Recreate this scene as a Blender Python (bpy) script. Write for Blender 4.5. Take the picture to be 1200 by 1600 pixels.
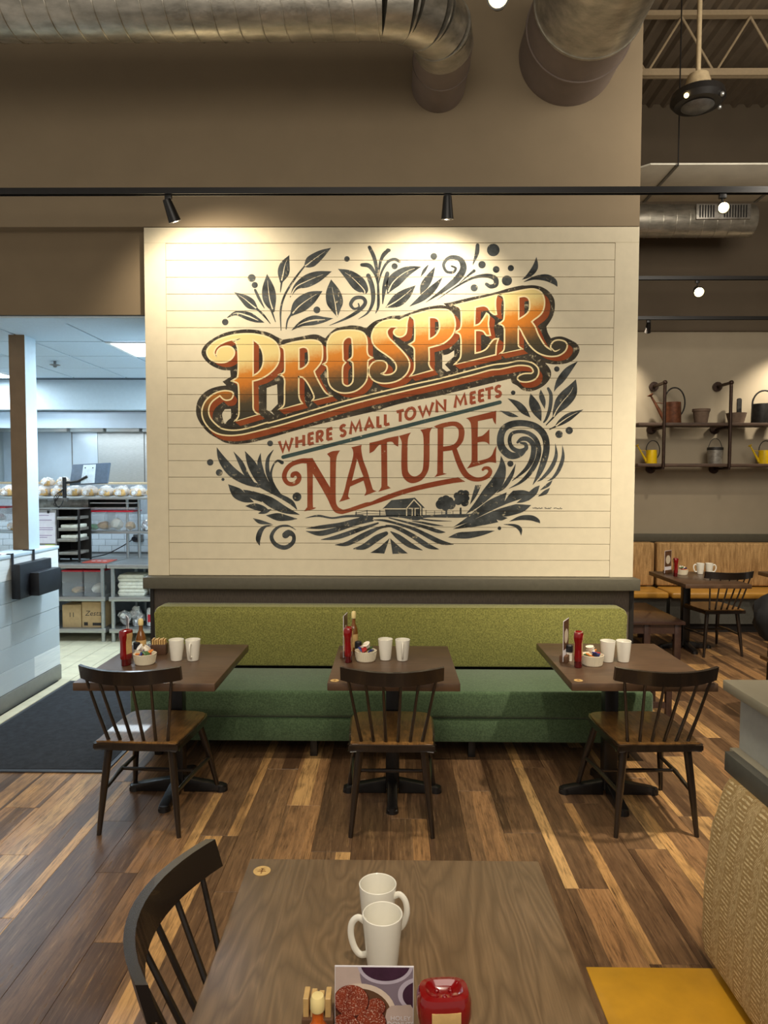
import bpy, bmesh, math, random
from mathutils import Vector, Matrix
from mathutils.geometry import tessellate_polygon
for o in list(bpy.data.objects): bpy.data.objects.remove(o)
C = bpy.context.scene.collection
SC = bpy.context.scene
PI = math.pi
random.seed(7)

# ------------------------------------------------------------------ camera
FPX = 1080.0; CH = 1.68
PITCH = math.radians(2.65); YAW = math.radians(.64); ROLL = math.radians(.15)
CAMM = Matrix.Rotation(YAW, 4, 'Z') @ Matrix.Rotation(PI/2-PITCH, 4, 'X') @ Matrix.Rotation(ROLL, 4, 'Z')
cd = bpy.data.cameras.new('camera'); cam = bpy.data.objects.new('camera', cd); C.objects.link(cam)
cam.matrix_world = Matrix.Translation((0, 0, CH)) @ CAMM
cd.sensor_fit = 'HORIZONTAL'; cd.sensor_width = 36; cd.lens = FPX/1200*36
cd.clip_start = .02; cd.clip_end = 100
SC.camera = cam

# ------------------------------------------------------------------ light
SC.view_settings.view_transform = 'Standard'; SC.view_settings.look = 'None'
SC.view_settings.exposure = 0.0; SC.view_settings.gamma = 1; SC.view_settings.use_curve_mapping = False
w = bpy.data.worlds.new('world'); SC.world = w; w.use_nodes = True
w.node_tree.nodes['Background'].inputs[0].default_value = (1, .91, .80, 1)
w.node_tree.nodes['Background'].inputs[1].default_value = .36
WARM = (1, .87, .68)
def area(name, loc, size, power, col, aim=(0, 0, -1), sy=None):
    l = bpy.data.lights.new(name, 'AREA'); l.energy = power; l.color = col; l.size = size
    if sy: l.shape = 'RECTANGLE'; l.size_y = sy
    o = bpy.data.objects.new(name, l); C.objects.link(o); o.location = loc
    o.rotation_euler = Vector(aim).to_track_quat('-Z', 'Y').to_euler(); return o
def spot(name, loc, target, power, col=WARM, ang=80, blend=.6, rad=.03):
    l = bpy.data.lights.new(name, 'SPOT'); l.energy = power; l.color = col; l.spot_size = math.radians(ang)
    l.spot_blend = blend; l.shadow_soft_size = rad
    o = bpy.data.objects.new(name, l); C.objects.link(o); o.location = loc
    o.rotation_euler = (Vector(target)-Vector(loc)).to_track_quat('-Z', 'Y').to_euler(); return o
# dining room lamps above and behind the camera, plus added fill lights
for x in (-1.25, 0.0, 1.3):
    spot('table_spot', (x+.1, 2.35, 4.5), (x, 3.5, .7), 150, ang=60, blend=.8, rad=.06)
spot('front_table_spot', (.3, .2, 3.7), (0, 1.6, .6), 120, ang=85, blend=.9, rad=.08)
spot('aisle_spot', (2.2, 2.6, 4.2), (2.6, 4.4, 0), 700, ang=75, blend=.8, rad=.06)
spot('left_aisle_spot', (-2.2, 1.2, 4.2), (-1.4, 2.8, 0), 70, ang=75, blend=.8, rad=.06)
area('room_fill', (0, -1.0, 3.6), 3.0, 78, (1, .90, .76), (0, .9, -.15), 2.0)
spot('partition_fill', (.1, 1.0, 3.9), (1.25, 1.9, .6), 75, ang=55, blend=.8, rad=.06)  # added to brighten the partition and booth, no fitting there
# kitchen lamps, plus added fills out of view
for kx, ky, kp in ((-2.05, 5.97, 30), (-4.37, 7.30, 26), (-1.98, 7.3, 24), (-4.75, 5.3, 32)):  # first pair under the ceiling panels, last pair invented as unseen fill
    area('kitchen_panel_and_fill', (kx, ky, 2.775), .5, kp, (.74, .88, 1))
spot('kitchen_front_fill', (-1.86, 5.75, 2.55), (-2.8, 4.9, .6), 85, (.74, .89, 1), 100, .8, .1)  # added fill hidden behind the mural wall, brightens the plank half wall
area('kitchen_hood_light', (-3.6, 8.3, 2.28), 1.6, 18, (.80, .92, 1), (0, .1, -1), .3)
# back dining room lamps, plus an added fill
spot('back_spot', (2.74, 7.62, 3.34), (2.62, 8.2, 2.3), 95, ang=78, blend=.8)
spot('back_spot', (4.75, 7.62, 3.34), (4.55, 8.2, 2.3), 130, ang=86, blend=.8)
spot('back_table_spot', (3.4, 5.6, 4.0), (3.2, 6.6, .4), 170, ang=80, blend=.8, rad=.06)
area('back_fill', (3.2, 3.6, 4.2), 1.6, 76, (1, .90, .76), (.05, .9, .0))

# ------------------------------------------------------------------ helpers
def lin(c):
    r = []
    for v in c:
        v = v/255.0; r.append(v/12.92 if v <= .04045 else ((v+.055)/1.055)**2.4)
    return tuple(r)+(1,)
MATS = {}
class N:
    """small node-tree writer"""
    def __init__(s, name):
        s.m = bpy.data.materials.new(name); s.m.use_nodes = True; s.t = s.m.node_tree
        s.b = s.t.nodes['Principled BSDF']; MATS[name] = s.m
    def n(s, k, **kw):
        x = s.t.nodes.new('ShaderNode'+k)
        for a, v in kw.items(): setattr(x, a, v)
        return x
    def l(s, a, b): s.t.links.new(a, b)
    def setv(s, sock, v):
        if hasattr(v, 'is_output'): s.l(v, sock)
        else: sock.default_value = v
    def math(s, op, a, b=0.0, c=None):
        x = s.n('Math', operation=op); s.setv(x.inputs[0], a); s.setv(x.inputs[1], b)
        if c is not None: s.setv(x.inputs[2], c)
        return x.outputs[0]
    def mix(s, f, a, b):
        x = s.n('Mix', data_type='RGBA'); s.setv(x.inputs[0], f); s.setv(x.inputs[6], a); s.setv(x.inputs[7], b); return x.outputs[2]
    def pos(s, kind='Object'):
        if kind == 'World': return s.n('NewGeometry').outputs['Position']
        return s.n('TexCoord').outputs[kind]
    def scale(s, v, sc):
        x = s.n('Mapping'); s.l(v, x.inputs[0]); x.inputs['Scale'].default_value = sc; return x.outputs[0]
    def noise(s, v, sc, det=4, rough=.55, dist=0):
        x = s.n('TexNoise'); s.l(v, x.inputs['Vector']); x.inputs['Scale'].default_value = sc
        x.inputs['Detail'].default_value = det; x.inputs['Roughness'].default_value = rough; x.inputs['Distortion'].default_value = dist
        return x.outputs['Fac']
    def ramp(s, f, st, interp='LINEAR'):
        x = s.n('ValToRGB'); s.l(f, x.inputs[0]); x.color_ramp.interpolation = interp
        e = x.color_ramp.elements
        while len(e) < len(st): e.new(.5)
        for i, (p, c) in enumerate(st): e[i].position = p; e[i].color = c
        return x.outputs[0]
    def rng(s, f, a, b, c=0, d=1):
        x = s.n('MapRange'); s.l(f, x.inputs[0])
        for i, v in enumerate((a, b, c, d)): x.inputs[i+1].default_value = v
        return x.outputs[0]
    def col(s, c): s.setv(s.b.inputs['Base Color'], c)
    def bump(s, h, st=.3, d=.002):
        x = s.n('Bump'); s.l(h, x.inputs['Height']); x.inputs['Strength'].default_value = st; x.inputs['Distance'].default_value = d
        s.l(x.outputs[0], s.b.inputs['Normal'])
    def rough(s, v): s.setv(s.b.inputs['Roughness'], v)
def plain(name, c, rough=.5, metal=0, var=.12, vs=30, bump=0, bs=60, emit=0, coat=0, trans=0, alpha=1, kind='Object', vscale=(1, 1, 1)):
    m = N(name); c = lin(c); p = m.scale(m.pos(kind), vscale)
    d = tuple(x*(1-var) for x in c[:3])+(1,); e = tuple(min(1, x*(1+var)) for x in c[:3])+(1,)
    f = m.noise(p, vs); m.col(m.mix(m.rng(f, .3, .7), d, e)); m.rough(rough); m.b.inputs['Metallic'].default_value = metal
    if bump: m.bump(m.noise(p, bs, 3), bump)
    if emit: m.b.inputs['Emission Color'].default_value = c; m.b.inputs['Emission Strength'].default_value = emit
    if coat: m.b.inputs['Coat Weight'].default_value = coat
    if trans: m.b.inputs['Transmission Weight'].default_value = trans
    if alpha < 1: m.b.inputs['Alpha'].default_value = alpha
    return m.m

def P(x, y, X=None, Y=None, Z=None):
    d = (CAMM.to_3x3() @ Vector((x-600, -(y-800), -FPX)))
    t = (Z-CH)/d.z if Z is not None else (Y/d.y if Y is not None else X/d.x)
    return Vector((d.x*t, d.y*t, CH+d.z*t))

class B:
    def __init__(s): s.bm = bmesh.new()
    def _x(s, vs, M):
        if M is not None: bmesh.ops.transform(s.bm, matrix=M, verts=vs)
    def box(s, a, b, bev=0, seg=2, M=None):
        r = bmesh.ops.create_cube(s.bm, size=1); vs = r['verts']
        for v in vs:
            v.co = Vector([(a[i]+b[i])/2 + v.co[i]*(b[i]-a[i]) for i in range(3)])
        if bev:
            es = list({e for v in vs for e in v.link_edges})
            rr = bmesh.ops.bevel(s.bm, geom=es, offset=bev, segments=seg, affect='EDGES', profile=.5)
            vs = list({v for f in rr['faces'] for v in f.verts} | {v for v in vs if v.is_valid})
        s._x(vs, M); return s
    def cyl(s, p0, p1, r0, r1=None, n=16, cap=True):
        r1 = r0 if r1 is None else r1
        return s.tube([p0, p1], [r0, r1], n, cap)
    def tube(s, pts, r, n=10, cap=True, closed=False, flat=None):
        pts = [Vector(p) for p in pts]; rs = r if isinstance(r, (list, tuple)) else [r]*len(pts)
        rings = []; up = None; m = len(pts)
        for i, p in enumerate(pts):
            if closed: t = pts[(i+1) % m]-pts[i-1]
            else: t = pts[min(i+1, m-1)]-pts[max(i-1, 0)]
            t.normalize()
            if up is None:
                up = Vector((0, 0, 1)) if abs(t.z) < .9 else Vector((1, 0, 0))
            u = up-t*up.dot(t); u.normalize(); up = u; v = t.cross(u)
            fl = flat or 1
            rings.append([s.bm.verts.new(p+u*(math.cos(2*PI*k/n)*rs[i])+v*(math.sin(2*PI*k/n)*rs[i]*fl)) for k in range(n)])
        for i in range(m if closed else m-1):
            a = rings[i]; b = rings[(i+1) % m]
            for k in range(n): s.bm.faces.new((a[k], a[(k+1) % n], b[(k+1) % n], b[k]))
        if cap and not closed:
            s.bm.faces.new(rings[0][::-1]); s.bm.faces.new(rings[-1])
        return s
    def lathe(s, prof, c=(0, 0, 0), n=24, M=None, sx=1, sy=1):
        rings = []; allv = []
        for (r, z) in prof:
            if r <= 1e-5: ring = [s.bm.verts.new((c[0], c[1], c[2]+z))]
            else: ring = [s.bm.verts.new((c[0]+sx*r*math.cos(2*PI*k/n), c[1]+sy*r*math.sin(2*PI*k/n), c[2]+z)) for k in range(n)]
            rings.append(ring); allv += ring
        for a, b in zip(rings, rings[1:]):
            for k in range(n):
                k2 = (k+1) % n
                if len(a) == 1 and len(b) == 1: break
                if len(a) == 1: s.bm.faces.new((a[0], b[k2], b[k]))
                elif len(b) == 1: s.bm.faces.new((a[k], a[k2], b[0]))
                else: s.bm.faces.new((a[k], a[k2], b[k2], b[k]))
        s._x(allv, M); return s
    def prism(s, poly, t0, t1, ax='z', bev=0, M=None):
        """poly: 2-D outline, extruded along the axis from t0 to t1"""
        def mk(p, t): return (p[0], p[1], t) if ax == 'z' else ((p[0], t, p[1]) if ax == 'y' else (t, p[0], p[1]))
        a = [s.bm.verts.new(mk(p, t0)) for p in poly]; b = [s.bm.verts.new(mk(p, t1)) for p in poly]
        n = len(poly); fs = [s.bm.faces.new(a[::-1]), s.bm.faces.new(b)]
        for i in range(n): fs.append(s.bm.faces.new((a[i], a[(i+1) % n], b[(i+1) % n], b[i])))
        vs = a+b
        if bev:
            es = [e for e in fs[0].edges]+[e for e in fs[1].edges]
            rr = bmesh.ops.bevel(s.bm, geom=es, offset=bev, segments=2, affect='EDGES', profile=.5)
            vs = list({v for f in rr['faces'] for v in f.verts} | {v for v in vs if v.is_valid})
        s._x(vs, M); return s
    def blob(s, c, r, sc=(1, 1, 1), amp=.15, sub=2, seed=0, freq=6):
        from mathutils import noise as nz
        rr = bmesh.ops.create_icosphere(s.bm, subdivisions=sub, radius=1)
        for v in rr['verts']:
            d = v.co.copy(); k = 1+amp*nz.noise(d*freq*.35+Vector((seed*3.1, seed*1.7, seed)))*2
            v.co = Vector((c[0]+d.x*r*sc[0]*k, c[1]+d.y*r*sc[1]*k, c[2]+d.z*r*sc[2]*k))
        return s
    def mesh(s, name, mat, smooth=True, ang=35):
        bmesh.ops.recalc_face_normals(s.bm, faces=s.bm.faces)
        if smooth:
            lim = math.radians(ang)
            for f in s.bm.faces: f.smooth = True
            for e in s.bm.edges:
                if len(e.link_faces) == 2 and e.calc_face_angle(0) > lim: e.smooth = False
        me = bpy.data.meshes.new(name); s.bm.to_mesh(me); s.bm.free()
        if mat: me.materials.append(MATS[mat] if isinstance(mat, str) else mat)
        return me
    def build(s, name, mat, parent=None, world=False, smooth=True, **kw):
        if world and parent is not None:
            off = Vector(); p = parent
            while p: off += p.location; p = p.parent
            bmesh.ops.translate(s.bm, vec=-off, verts=s.bm.verts)
        return link(s.mesh(name, mat, smooth), name, parent, **kw)
def link(me, name, parent=None, label=None, kind=None, loc=None, group=None, cat=None):
    o = bpy.data.objects.new(name, me); C.objects.link(o)
    if parent is not None: o.parent = parent
    if label: o['label'] = label
    if kind: o['kind'] = kind
    if group: o['group'] = group
    if cat: o['category'] = cat
    if loc is not None: o.location = loc
    return o
def T(name, label, cat, loc=(0, 0, 0), rz=0, group=None):
    o = link(None, name, None, label, None, loc, group, cat); o.rotation_euler = (0, 0, rz); o.empty_display_size = .05; return o
def dup(root, loc=None, rz=None, label=None, group=None):
    r = root.copy(); C.objects.link(r)
    if loc is not None: r.location = loc
    if rz is not None: r.rotation_euler = (0, 0, rz)
    if label: r['label'] = label
    if group: r['group'] = group
    for ch in list(root.children):
        c = ch.copy(); C.objects.link(c); c.parent = r
        for g in list(ch.children):
            d = g.copy(); C.objects.link(d); d.parent = c
    return r
def cr(pts, n=5, closed=False):
    """Catmull-Rom through tuples of any length"""
    m = len(pts); out = []
    if m < 3 and not closed: return [tuple(p) for p in pts]
    for i in range(m if closed else m-1):
        g = lambda j: pts[j % m] if closed else pts[min(max(j, 0), m-1)]
        a, b, c, d = g(i-1), g(i), g(i+1), g(i+2)
        for k in range(n):
            t = k/n
            out.append(tuple(.5*((2*b[q])+(-a[q]+c[q])*t+(2*a[q]-5*b[q]+4*c[q]-d[q])*t*t+(-a[q]+3*b[q]-3*c[q]+d[q])*t**3) for q in range(len(b))))
    if not closed: out.append(tuple(pts[-1]))
    return out
def text_mesh(body, size, mat, name='lettering', parent=None, M=None, ext=.0004, align='CENTER', shear=0):
    cu = bpy.data.curves.new('t', 'FONT'); cu.body = body; cu.size = size; cu.extrude = ext; cu.align_x = align; cu.align_y = 'CENTER'; cu.shear = shear
    cu.resolution_u = 3; ob = bpy.data.objects.new('t', cu); C.objects.link(ob)
    dg = bpy.context.evaluated_depsgraph_get(); me = bpy.data.meshes.new_from_object(ob.evaluated_get(dg))
    bpy.data.objects.remove(ob); me.name = name
    if M is not None: me.transform(M)
    me.materials.clear(); me.materials.append(MATS[mat]); return link(me, name, parent)

# ------------------------------------------------------------------ materials
plain('wall_paint', (141, 125, 100), .85, var=.04, vs=5, bump=.08, bs=220)
plain('header_paint', (124, 108, 84), .85, var=.04, vs=5)
plain('upper_back_paint', (94, 82, 66), .85, var=.05, vs=4)
plain('back_wall_paint', (168, 156, 134), .85, var=.03, vs=5)
plain('trim_paint', (90, 86, 72), .6, var=.08, vs=30)
plain('board_paint', (222, 211, 182), .6, var=.035, vs=14, bump=.05, bs=120)
plain('groove_paint', (150, 130, 96), .9)
plain('duct_brown', (122, 108, 98), .7, var=.06, vs=12)  # duct ends at the wall, darker and browner than the metal run
plain('deck_paint', (108, 95, 78), .8, var=.1, vs=8)
plain('beam_paint', (150, 132, 104), .6, var=.08)
plain('black_metal', (24, 22, 21), .4, var=.2)
plain('black_plastic', (28, 30, 36), .45, var=.2)
plain('cast_iron', (22, 20, 20), .35, var=.25, bump=.2, bs=90)
plain('dark_wood', (34, 26, 20), .3, var=.3, vs=40, vscale=(3, 3, .5), coat=.4)
plain('rail_wood', (33, 26, 21), .27, var=.1, vs=8, coat=.25)
plain('mug_white', (238, 234, 220), .22, var=.02, coat=.3)
plain('bowl_cream', (236, 226, 200), .3, var=.03)
plain('white_paint', (235, 238, 236), .5, var=.03)
plain('grey_base', (128, 126, 118), .45, var=.06)
plain('column_paint', (128, 106, 80), .8, var=.08, vs=9)
plain('white_and_lit_side', (184, 200, 208), .6, var=.03)  # half wall white, also kitchen light painted on the column side
plain('steel', (176, 178, 176), .34, metal=.85, var=.1, vs=20, vscale=(1, 1, 8))
plain('steel_dark', (120, 120, 118), .4, metal=.8, var=.15)
plain('white_tile', (222, 232, 238), .25, var=.04)
plain('grout', (150, 156, 160), .9)
plain('ceiling_tile', (196, 212, 222), .9, var=.04, vs=60, bump=.1)
plain('ceiling_grid', (84, 98, 110), .6)
plain('kitchen_wall', (190, 205, 212), .7, var=.03)
plain('light_panel', (235, 245, 255), .5, var=0, emit=7)
plain('lamp_glow', (255, 226, 160), .5, var=0, emit=22)
plain('lamp_glow_small', (255, 220, 150), .5, var=0, emit=6)
plain('quarry_tile', (206, 198, 168), .5, var=.1, vs=8, kind='World')
plain('quarry_grout', (150, 142, 118), .9)
plain('mat_fibre', (33, 36, 41), .95, var=.45, vs=30, bump=.9, bs=500)
plain('mat_rubber', (52, 56, 62), .6)
plain('yellow_tile', (208, 154, 40), .45, var=.16, vs=5, coat=.2)
plain('cardboard', (178, 148, 104), .8, var=.08)
plain('ink', (40, 34, 30), .7)
plain('red_lid', (190, 24, 44), .4)
plain('clear_plastic', (200, 204, 204), .1, trans=.0, alpha=.18)
plain('green_food', (92, 176, 108), .6, var=.3, vs=40)
plain('bread', (206, 166, 104), .7, var=.25, vs=40)
plain('bag_plastic', (235, 238, 240), .2, alpha=.45)
plain('foam_white', (226, 224, 206), .6)
plain('foil', (215, 220, 228), .25, metal=.4, var=.5, vs=60, bump=1, bs=60)
plain('paper', (226, 222, 228), .7, var=.06, vs=20)
plain('paper_print', (140, 112, 150), .7)
plain('sticky_note', (198, 226, 60), .7)
plain('tray', (150, 146, 136), .4, metal=.5)
plain('monitor_shell', (92, 106, 122), .4)
plain('monitor_plate', (214, 226, 232), .5)
plain('red_mat', (176, 78, 62), .5, var=.3, vs=30)
plain('ketchup_red', (128, 8, 11), .16, var=.08, coat=.6)
plain('ketchup_dark', (84, 6, 10), .2, coat=.5)
plain('label_tan', (206, 170, 110), .5, var=.12, vs=60)
plain('cap_cream', (238, 216, 150), .4, var=.04)
plain('sauce_orange', (196, 92, 22), .2, var=.3, vs=60, coat=.5)
plain('glass_amber', (120, 74, 30), .1, coat=.6)
plain('holder_wood', (96, 66, 44), .5, var=.2)
plain('rack_wood', (78, 52, 34), .5, var=.2)
plain('creamer_white', (240, 232, 214), .4)
plain('packet_blue', (34, 52, 120), .4)
plain('packet_orange', (226, 138, 62), .4)
plain('packet_red', (170, 44, 40), .4)
plain('packet_green', (70, 110, 60), .4)
plain('bench_dark', (62, 44, 38), .35, var=.2, coat=.3)
plain('wainscot', (90, 79, 69), .6, var=.28, vs=40, vscale=(5, 1, .6), bump=.3)
plain('edge_black', (34, 30, 26), .5)
plain('cap_grey', (150, 144, 126), .35, var=.05, vs=12)
plain('partition_grey', (158, 158, 150), .6, var=.05)
plain('dark_grey', (84, 84, 78), .5)
plain('toe_black', (22, 18, 15), .7)
plain('rust_metal', (112, 68, 44), .6, metal=.3, var=.4, vs=22)
plain('pot_tan', (120, 100, 84), .8, var=.15)
plain('iron_grey', (56, 54, 52), .5, metal=.5, var=.3)
plain('yellow_enamel', (226, 190, 22), .3, var=.05)
plain('pipe_iron', (66, 50, 42), .45, metal=.6, var=.3)
plain('shelf_wood', (84, 64, 50), .6, var=.25, vs=20, vscale=(.6, 3, 3))
plain('duct_grey', (186, 182, 168), .5, metal=.1, var=.08, vs=6)
plain('galvanised', (150, 146, 138), .42, metal=.6, var=.3, vs=24)
plain('fixture_beige', (170, 152, 120), .5)
plain('mustard_vinyl', (178, 130, 52), .35, var=.12, vs=10, coat=.2)
plain('jacket_black', (9, 10, 14), .75, var=.4, vs=20)
plain('inlay_wood', (212, 176, 112), .4, var=.15, vs=60)
plain('inlay_mark', (150, 108, 58), .5)
plain('hood_panel', (200, 212, 222), .3, metal=.55, var=.06, vs=4)  # pale blue stands for light reflected in the steel

def galv():
    m = N('duct_metal'); p = m.pos()
    f = m.noise(m.scale(p, (1.2, 3, 3)), 6, 5); g = m.noise(p, 90, 2)
    m.col(m.mix(m.rng(f, .3, .7), lin((152, 148, 136)), lin((204, 198, 184))))
    m.rough(m.rng(g, .3, .7, .28, .48)); m.b.inputs['Metallic'].default_value = .8; m.bump(f, .15, .01)
galv()
def wood_top():
    m = N('table_wood'); p = m.pos()
    q = m.scale(p, (3.6, .62, 1)); f = m.noise(q, 1.7, 3, .5, .8)
    ring = m.math('FRACT', m.math('MULTIPLY', f, 16)); ring = m.math('ABSOLUTE', m.math('SUBTRACT', ring, .5))
    g = m.noise(m.scale(p, (160, 6, 160)), 1.5, 3)
    b = m.noise(p, 3.5, 3)
    c = m.mix(m.rng(ring, .0, .5), lin((100, 77, 52)), lin((132, 106, 76)))
    c = m.mix(m.rng(g, .45, .75, 0, .55), c, lin((86, 67, 47))); c2 = m.mix(m.rng(b, .3, .75, 0, .4), c, lin((120, 104, 80)))
    m.col(c2); m.rough(m.rng(b, .3, .7, .3, .44)); m.bump(g, .12, .001)
wood_top()
def wood_top_red():
    m = N('table_wood_red'); p = m.pos()
    g = m.noise(m.scale(p, (6, 90, 6)), 1.5, 4); b = m.noise(p, 5, 3)
    c = m.mix(m.rng(g, .35, .65), lin((62, 46, 34)), lin((90, 68, 51))); c = m.mix(m.rng(b, .3, .7, 0, .35), c, lin((112, 86, 64)))
    m.col(c); m.rough(.34); m.bump(g, .12, .001)
wood_top_red()
def seat_wood():
    m = N('seat_wood'); p = m.pos()
    g = m.noise(m.scale(p, (50, 9, 9)), 1.6, 4, .6, .6); b = m.noise(p, 8, 3)
    c = m.mix(m.rng(g, .3, .7), lin((108, 76, 40)), lin((180, 130, 70))); c = m.mix(m.rng(b, .35, .7, 0, .6), c, lin((96, 68, 40)))
    m.col(c); m.rough(.3); m.b.inputs['Coat Weight'].default_value = .3
seat_wood()
def floor_wood():
    m = N('floor_wood'); p = m.pos('World'); s = m.n('SeparateXYZ'); m.l(p, s.inputs[0]); X, Y = s.outputs[0], s.outputs[1]
    col = m.math('FLOOR', m.math('DIVIDE', X, .18))
    row = m.math('FLOOR', m.math('ADD', m.math('DIVIDE', Y, 1.2), m.math('FRACT', m.math('MULTIPLY', m.math('ADD', col, 60), .37))))
    pid = m.math('ADD', m.math('MULTIPLY', col, 17.31), m.math('MULTIPLY', row, 5.77))
    # printed strips of uneven width inside each plank
    v = m.n('TexVoronoi', voronoi_dimensions='1D', feature='F1')
    m.l(m.math('ADD', m.math('MULTIPLY', X, 10.5), m.math('MULTIPLY', pid, 3.13)), v.inputs['W']); v.inputs['Scale'].default_value = 1; v.inputs['Randomness'].default_value = 1
    sc = m.n('SeparateColor'); m.l(v.outputs['Color'], sc.inputs[0])
    wn2 = m.n('TexWhiteNoise', noise_dimensions='1D'); m.l(pid, wn2.inputs['W'])
    tone = m.math('ADD', m.math('MULTIPLY', sc.outputs[0], .72), m.math('MULTIPLY', wn2.outputs[0], .28))
    base = m.ramp(tone, [(.12, lin((92, 68, 48))), (.36, lin((118, 90, 64))), (.60, lin((140, 108, 76))), (.72, lin((168, 126, 84))), (.80, lin((206, 160, 102))), (1, lin((220, 180, 122)))])
    cb = m.n('CombineXYZ'); m.l(m.math('MULTIPLY', X, 30), cb.inputs[0]); m.l(m.math('ADD', m.math('MULTIPLY', Y, 2.2), m.math('MULTIPLY', pid, .37)), cb.inputs[1]); m.l(pid, cb.inputs[2])
    g = m.noise(cb.outputs[0], 1.3, 6, .68, .8)
    cb2 = m.n('CombineXYZ'); m.l(m.math('MULTIPLY', X, 9), cb2.inputs[0]); m.l(m.math('MULTIPLY', Y, 3.2), cb2.inputs[1]); m.l(pid, cb2.inputs[2])
    b = m.noise(cb2.outputs[0], 1.1, 4, .6, .5)
    c = m.mix(m.rng(g, .48, .68, 0, .6), base, lin((66, 46, 32)))
    c = m.mix(m.rng(g, .28, .42, .3, 0), c, lin((190, 150, 104)))
    c = m.mix(m.rng(b, .50, .72, 0, .6), c, lin((74, 54, 40)))
    gr = m.n('CombineXYZ'); m.l(m.math('MULTIPLY', X, 120), gr.inputs[0]); m.l(m.math('MULTIPLY', Y, 7), gr.inputs[1]); m.l(pid, gr.inputs[2])
    h = m.noise(gr.outputs[0], 1.0, 5, .7, .3)
    sp = m.noise(m.scale(p, (16, 6, 1)), 1.0, 5, .75, .6)
    c = m.mix(m.math('MULTIPLY', m.rng(h, .47, .62, 0, .75), m.rng(sp, .42, .62, .25, 1)), c, lin((58, 40, 28)))
    c = m.mix(m.rng(h, .30, .42, .28, 0), c, lin((206, 168, 122)))
    m.col(c); m.rough(m.rng(g, .3, .7, .25, .40)); m.bump(g, .15, .0015)
floor_wood()
def fabric(name, a, b, sc=160, bump=.5, big=None):
    m = N(name); p = m.pos(); f = m.noise(p, sc, 3, .7); g = m.noise(p, 30, 3)
    c = m.mix(m.rng(f, .35, .65), lin(a), lin(b)); c = m.mix(m.rng(g, .3, .7, 0, .35), c, lin(big or a)); m.col(c); m.rough(.95); m.bump(f, bump, .002)
    m.b.inputs['Sheen Weight'].default_value = .25
fabric('olive_fabric', (98, 98, 42), (158, 156, 80), 110, .7)
fabric('green_fabric', (54, 76, 48), (84, 108, 74), 110)
fabric('tan_fabric', (150, 118, 74), (206, 172, 122), 50)
def tan_stripe():
    m = N('tan_stripe_fabric'); p = m.pos(); f = m.noise(m.scale(p, (26, 26, 3)), 1.6, 4, .6, .5); g = m.noise(p, 60, 3)
    c = m.mix(m.rng(f, .35, .65), lin((150, 116, 72)), lin((204, 166, 112))); c = m.mix(m.rng(g, .3, .7, 0, .3), c, lin((132, 100, 62))); m.col(c); m.rough(.9)
tan_stripe()
def woven():
    m = N('woven_fabric'); p = m.pos('World'); s = m.n('SeparateXYZ'); m.l(p, s.inputs[0])
    wob = m.noise(p, 16, 4, .7); U = m.math('ADD', s.outputs[1], m.math('MULTIPLY', wob, .014)); V = m.math('ADD', s.outputs[2], m.math('MULTIPLY', m.noise(p, 30, 3, .6), .009))
    u = m.math('DIVIDE', U, .052); cell = m.math('FLOOR', u); fr = m.math('FRACT', u)
    tri = m.math('ABSOLUTE', m.math('SUBTRACT', fr, .5))                 # chevron bands
    slope = m.math('MULTIPLY', m.math('SUBTRACT', m.math('MODULO', m.math('ABSOLUTE', cell), 2.0), .25), .06)
    slope = m.math('MULTIPLY', m.math('MODULO', m.math('ABSOLUTE', cell), 2.0), .12)
    ph = m.math('ADD', V, m.math('MULTIPLY', tri, slope))
    d1 = m.math('SINE', m.math('MULTIPLY', ph, 2*PI/.014))
    brk = m.noise(m.scale(p, (1, 60, 60)), 1, 4, .7)
    f = m.math('MULTIPLY', m.rng(d1, -.1, .45), m.rng(brk, .38, .56))
    edge = m.rng(m.math('ABSOLUTE', m.math('SUBTRACT', fr, .5)), .42, .5, 1, .1); f = m.math('MULTIPLY', f, edge)
    m.col(m.mix(f, lin((160, 132, 84)), lin((222, 200, 152)))); m.rough(.9); m.bump(f, .5, .002)
woven()
def plank_white():
    m = N('white_plank'); oi = m.n('ObjectInfo'); g = m.noise(m.scale(m.pos(), (8, 1.5, 30)), 2, 4)
    c = m.mix(oi.outputs['Random'], lin((172, 184, 190)), lin((240, 243, 240))); c = m.mix(m.rng(g, .4, .7, 0, .35), c, lin((190, 200, 204))); m.col(c); m.rough(.5)
plank_white()
def paint(name, c, c2=None, wear=(.60, .72), sheen=.6):
    """wall paint of the mural, rubbed through to the boards in places"""
    m = N(name); p = m.pos('World'); n1 = m.noise(p, 26, 6, .7, .4); n2 = m.noise(p, 9, 4, .6)
    a = m.mix(m.rng(n2, .35, .65), lin(c), lin(c2 or c))
    m.col(m.mix(m.rng(n1, wear[0], wear[1], 0, .85), a, lin((214, 200, 165)))); m.rough(.8); m.b.inputs['Specular IOR Level'].default_value = .25
paint('mural_dark', (44, 47, 47), (84, 88, 88), (.60, .70))
paint('mural_outline', (46, 42, 36), (74, 68, 58), (.56, .68))
paint('mural_shadow_brown', (140, 66, 34), (152, 80, 44), (.66, .74))
paint('mural_brown', (138, 62, 36), (152, 82, 52), (.63, .72))
paint('mural_teal', (56, 76, 74), (72, 90, 86), (.64, .72))
paint('mural_tagline', (152, 76, 50), (160, 88, 62), (.68, .76))
plain('mural_cream', (244, 224, 170), .6, var=.02)
plain('mural_board', (224, 212, 180), .6, var=.03)
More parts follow.
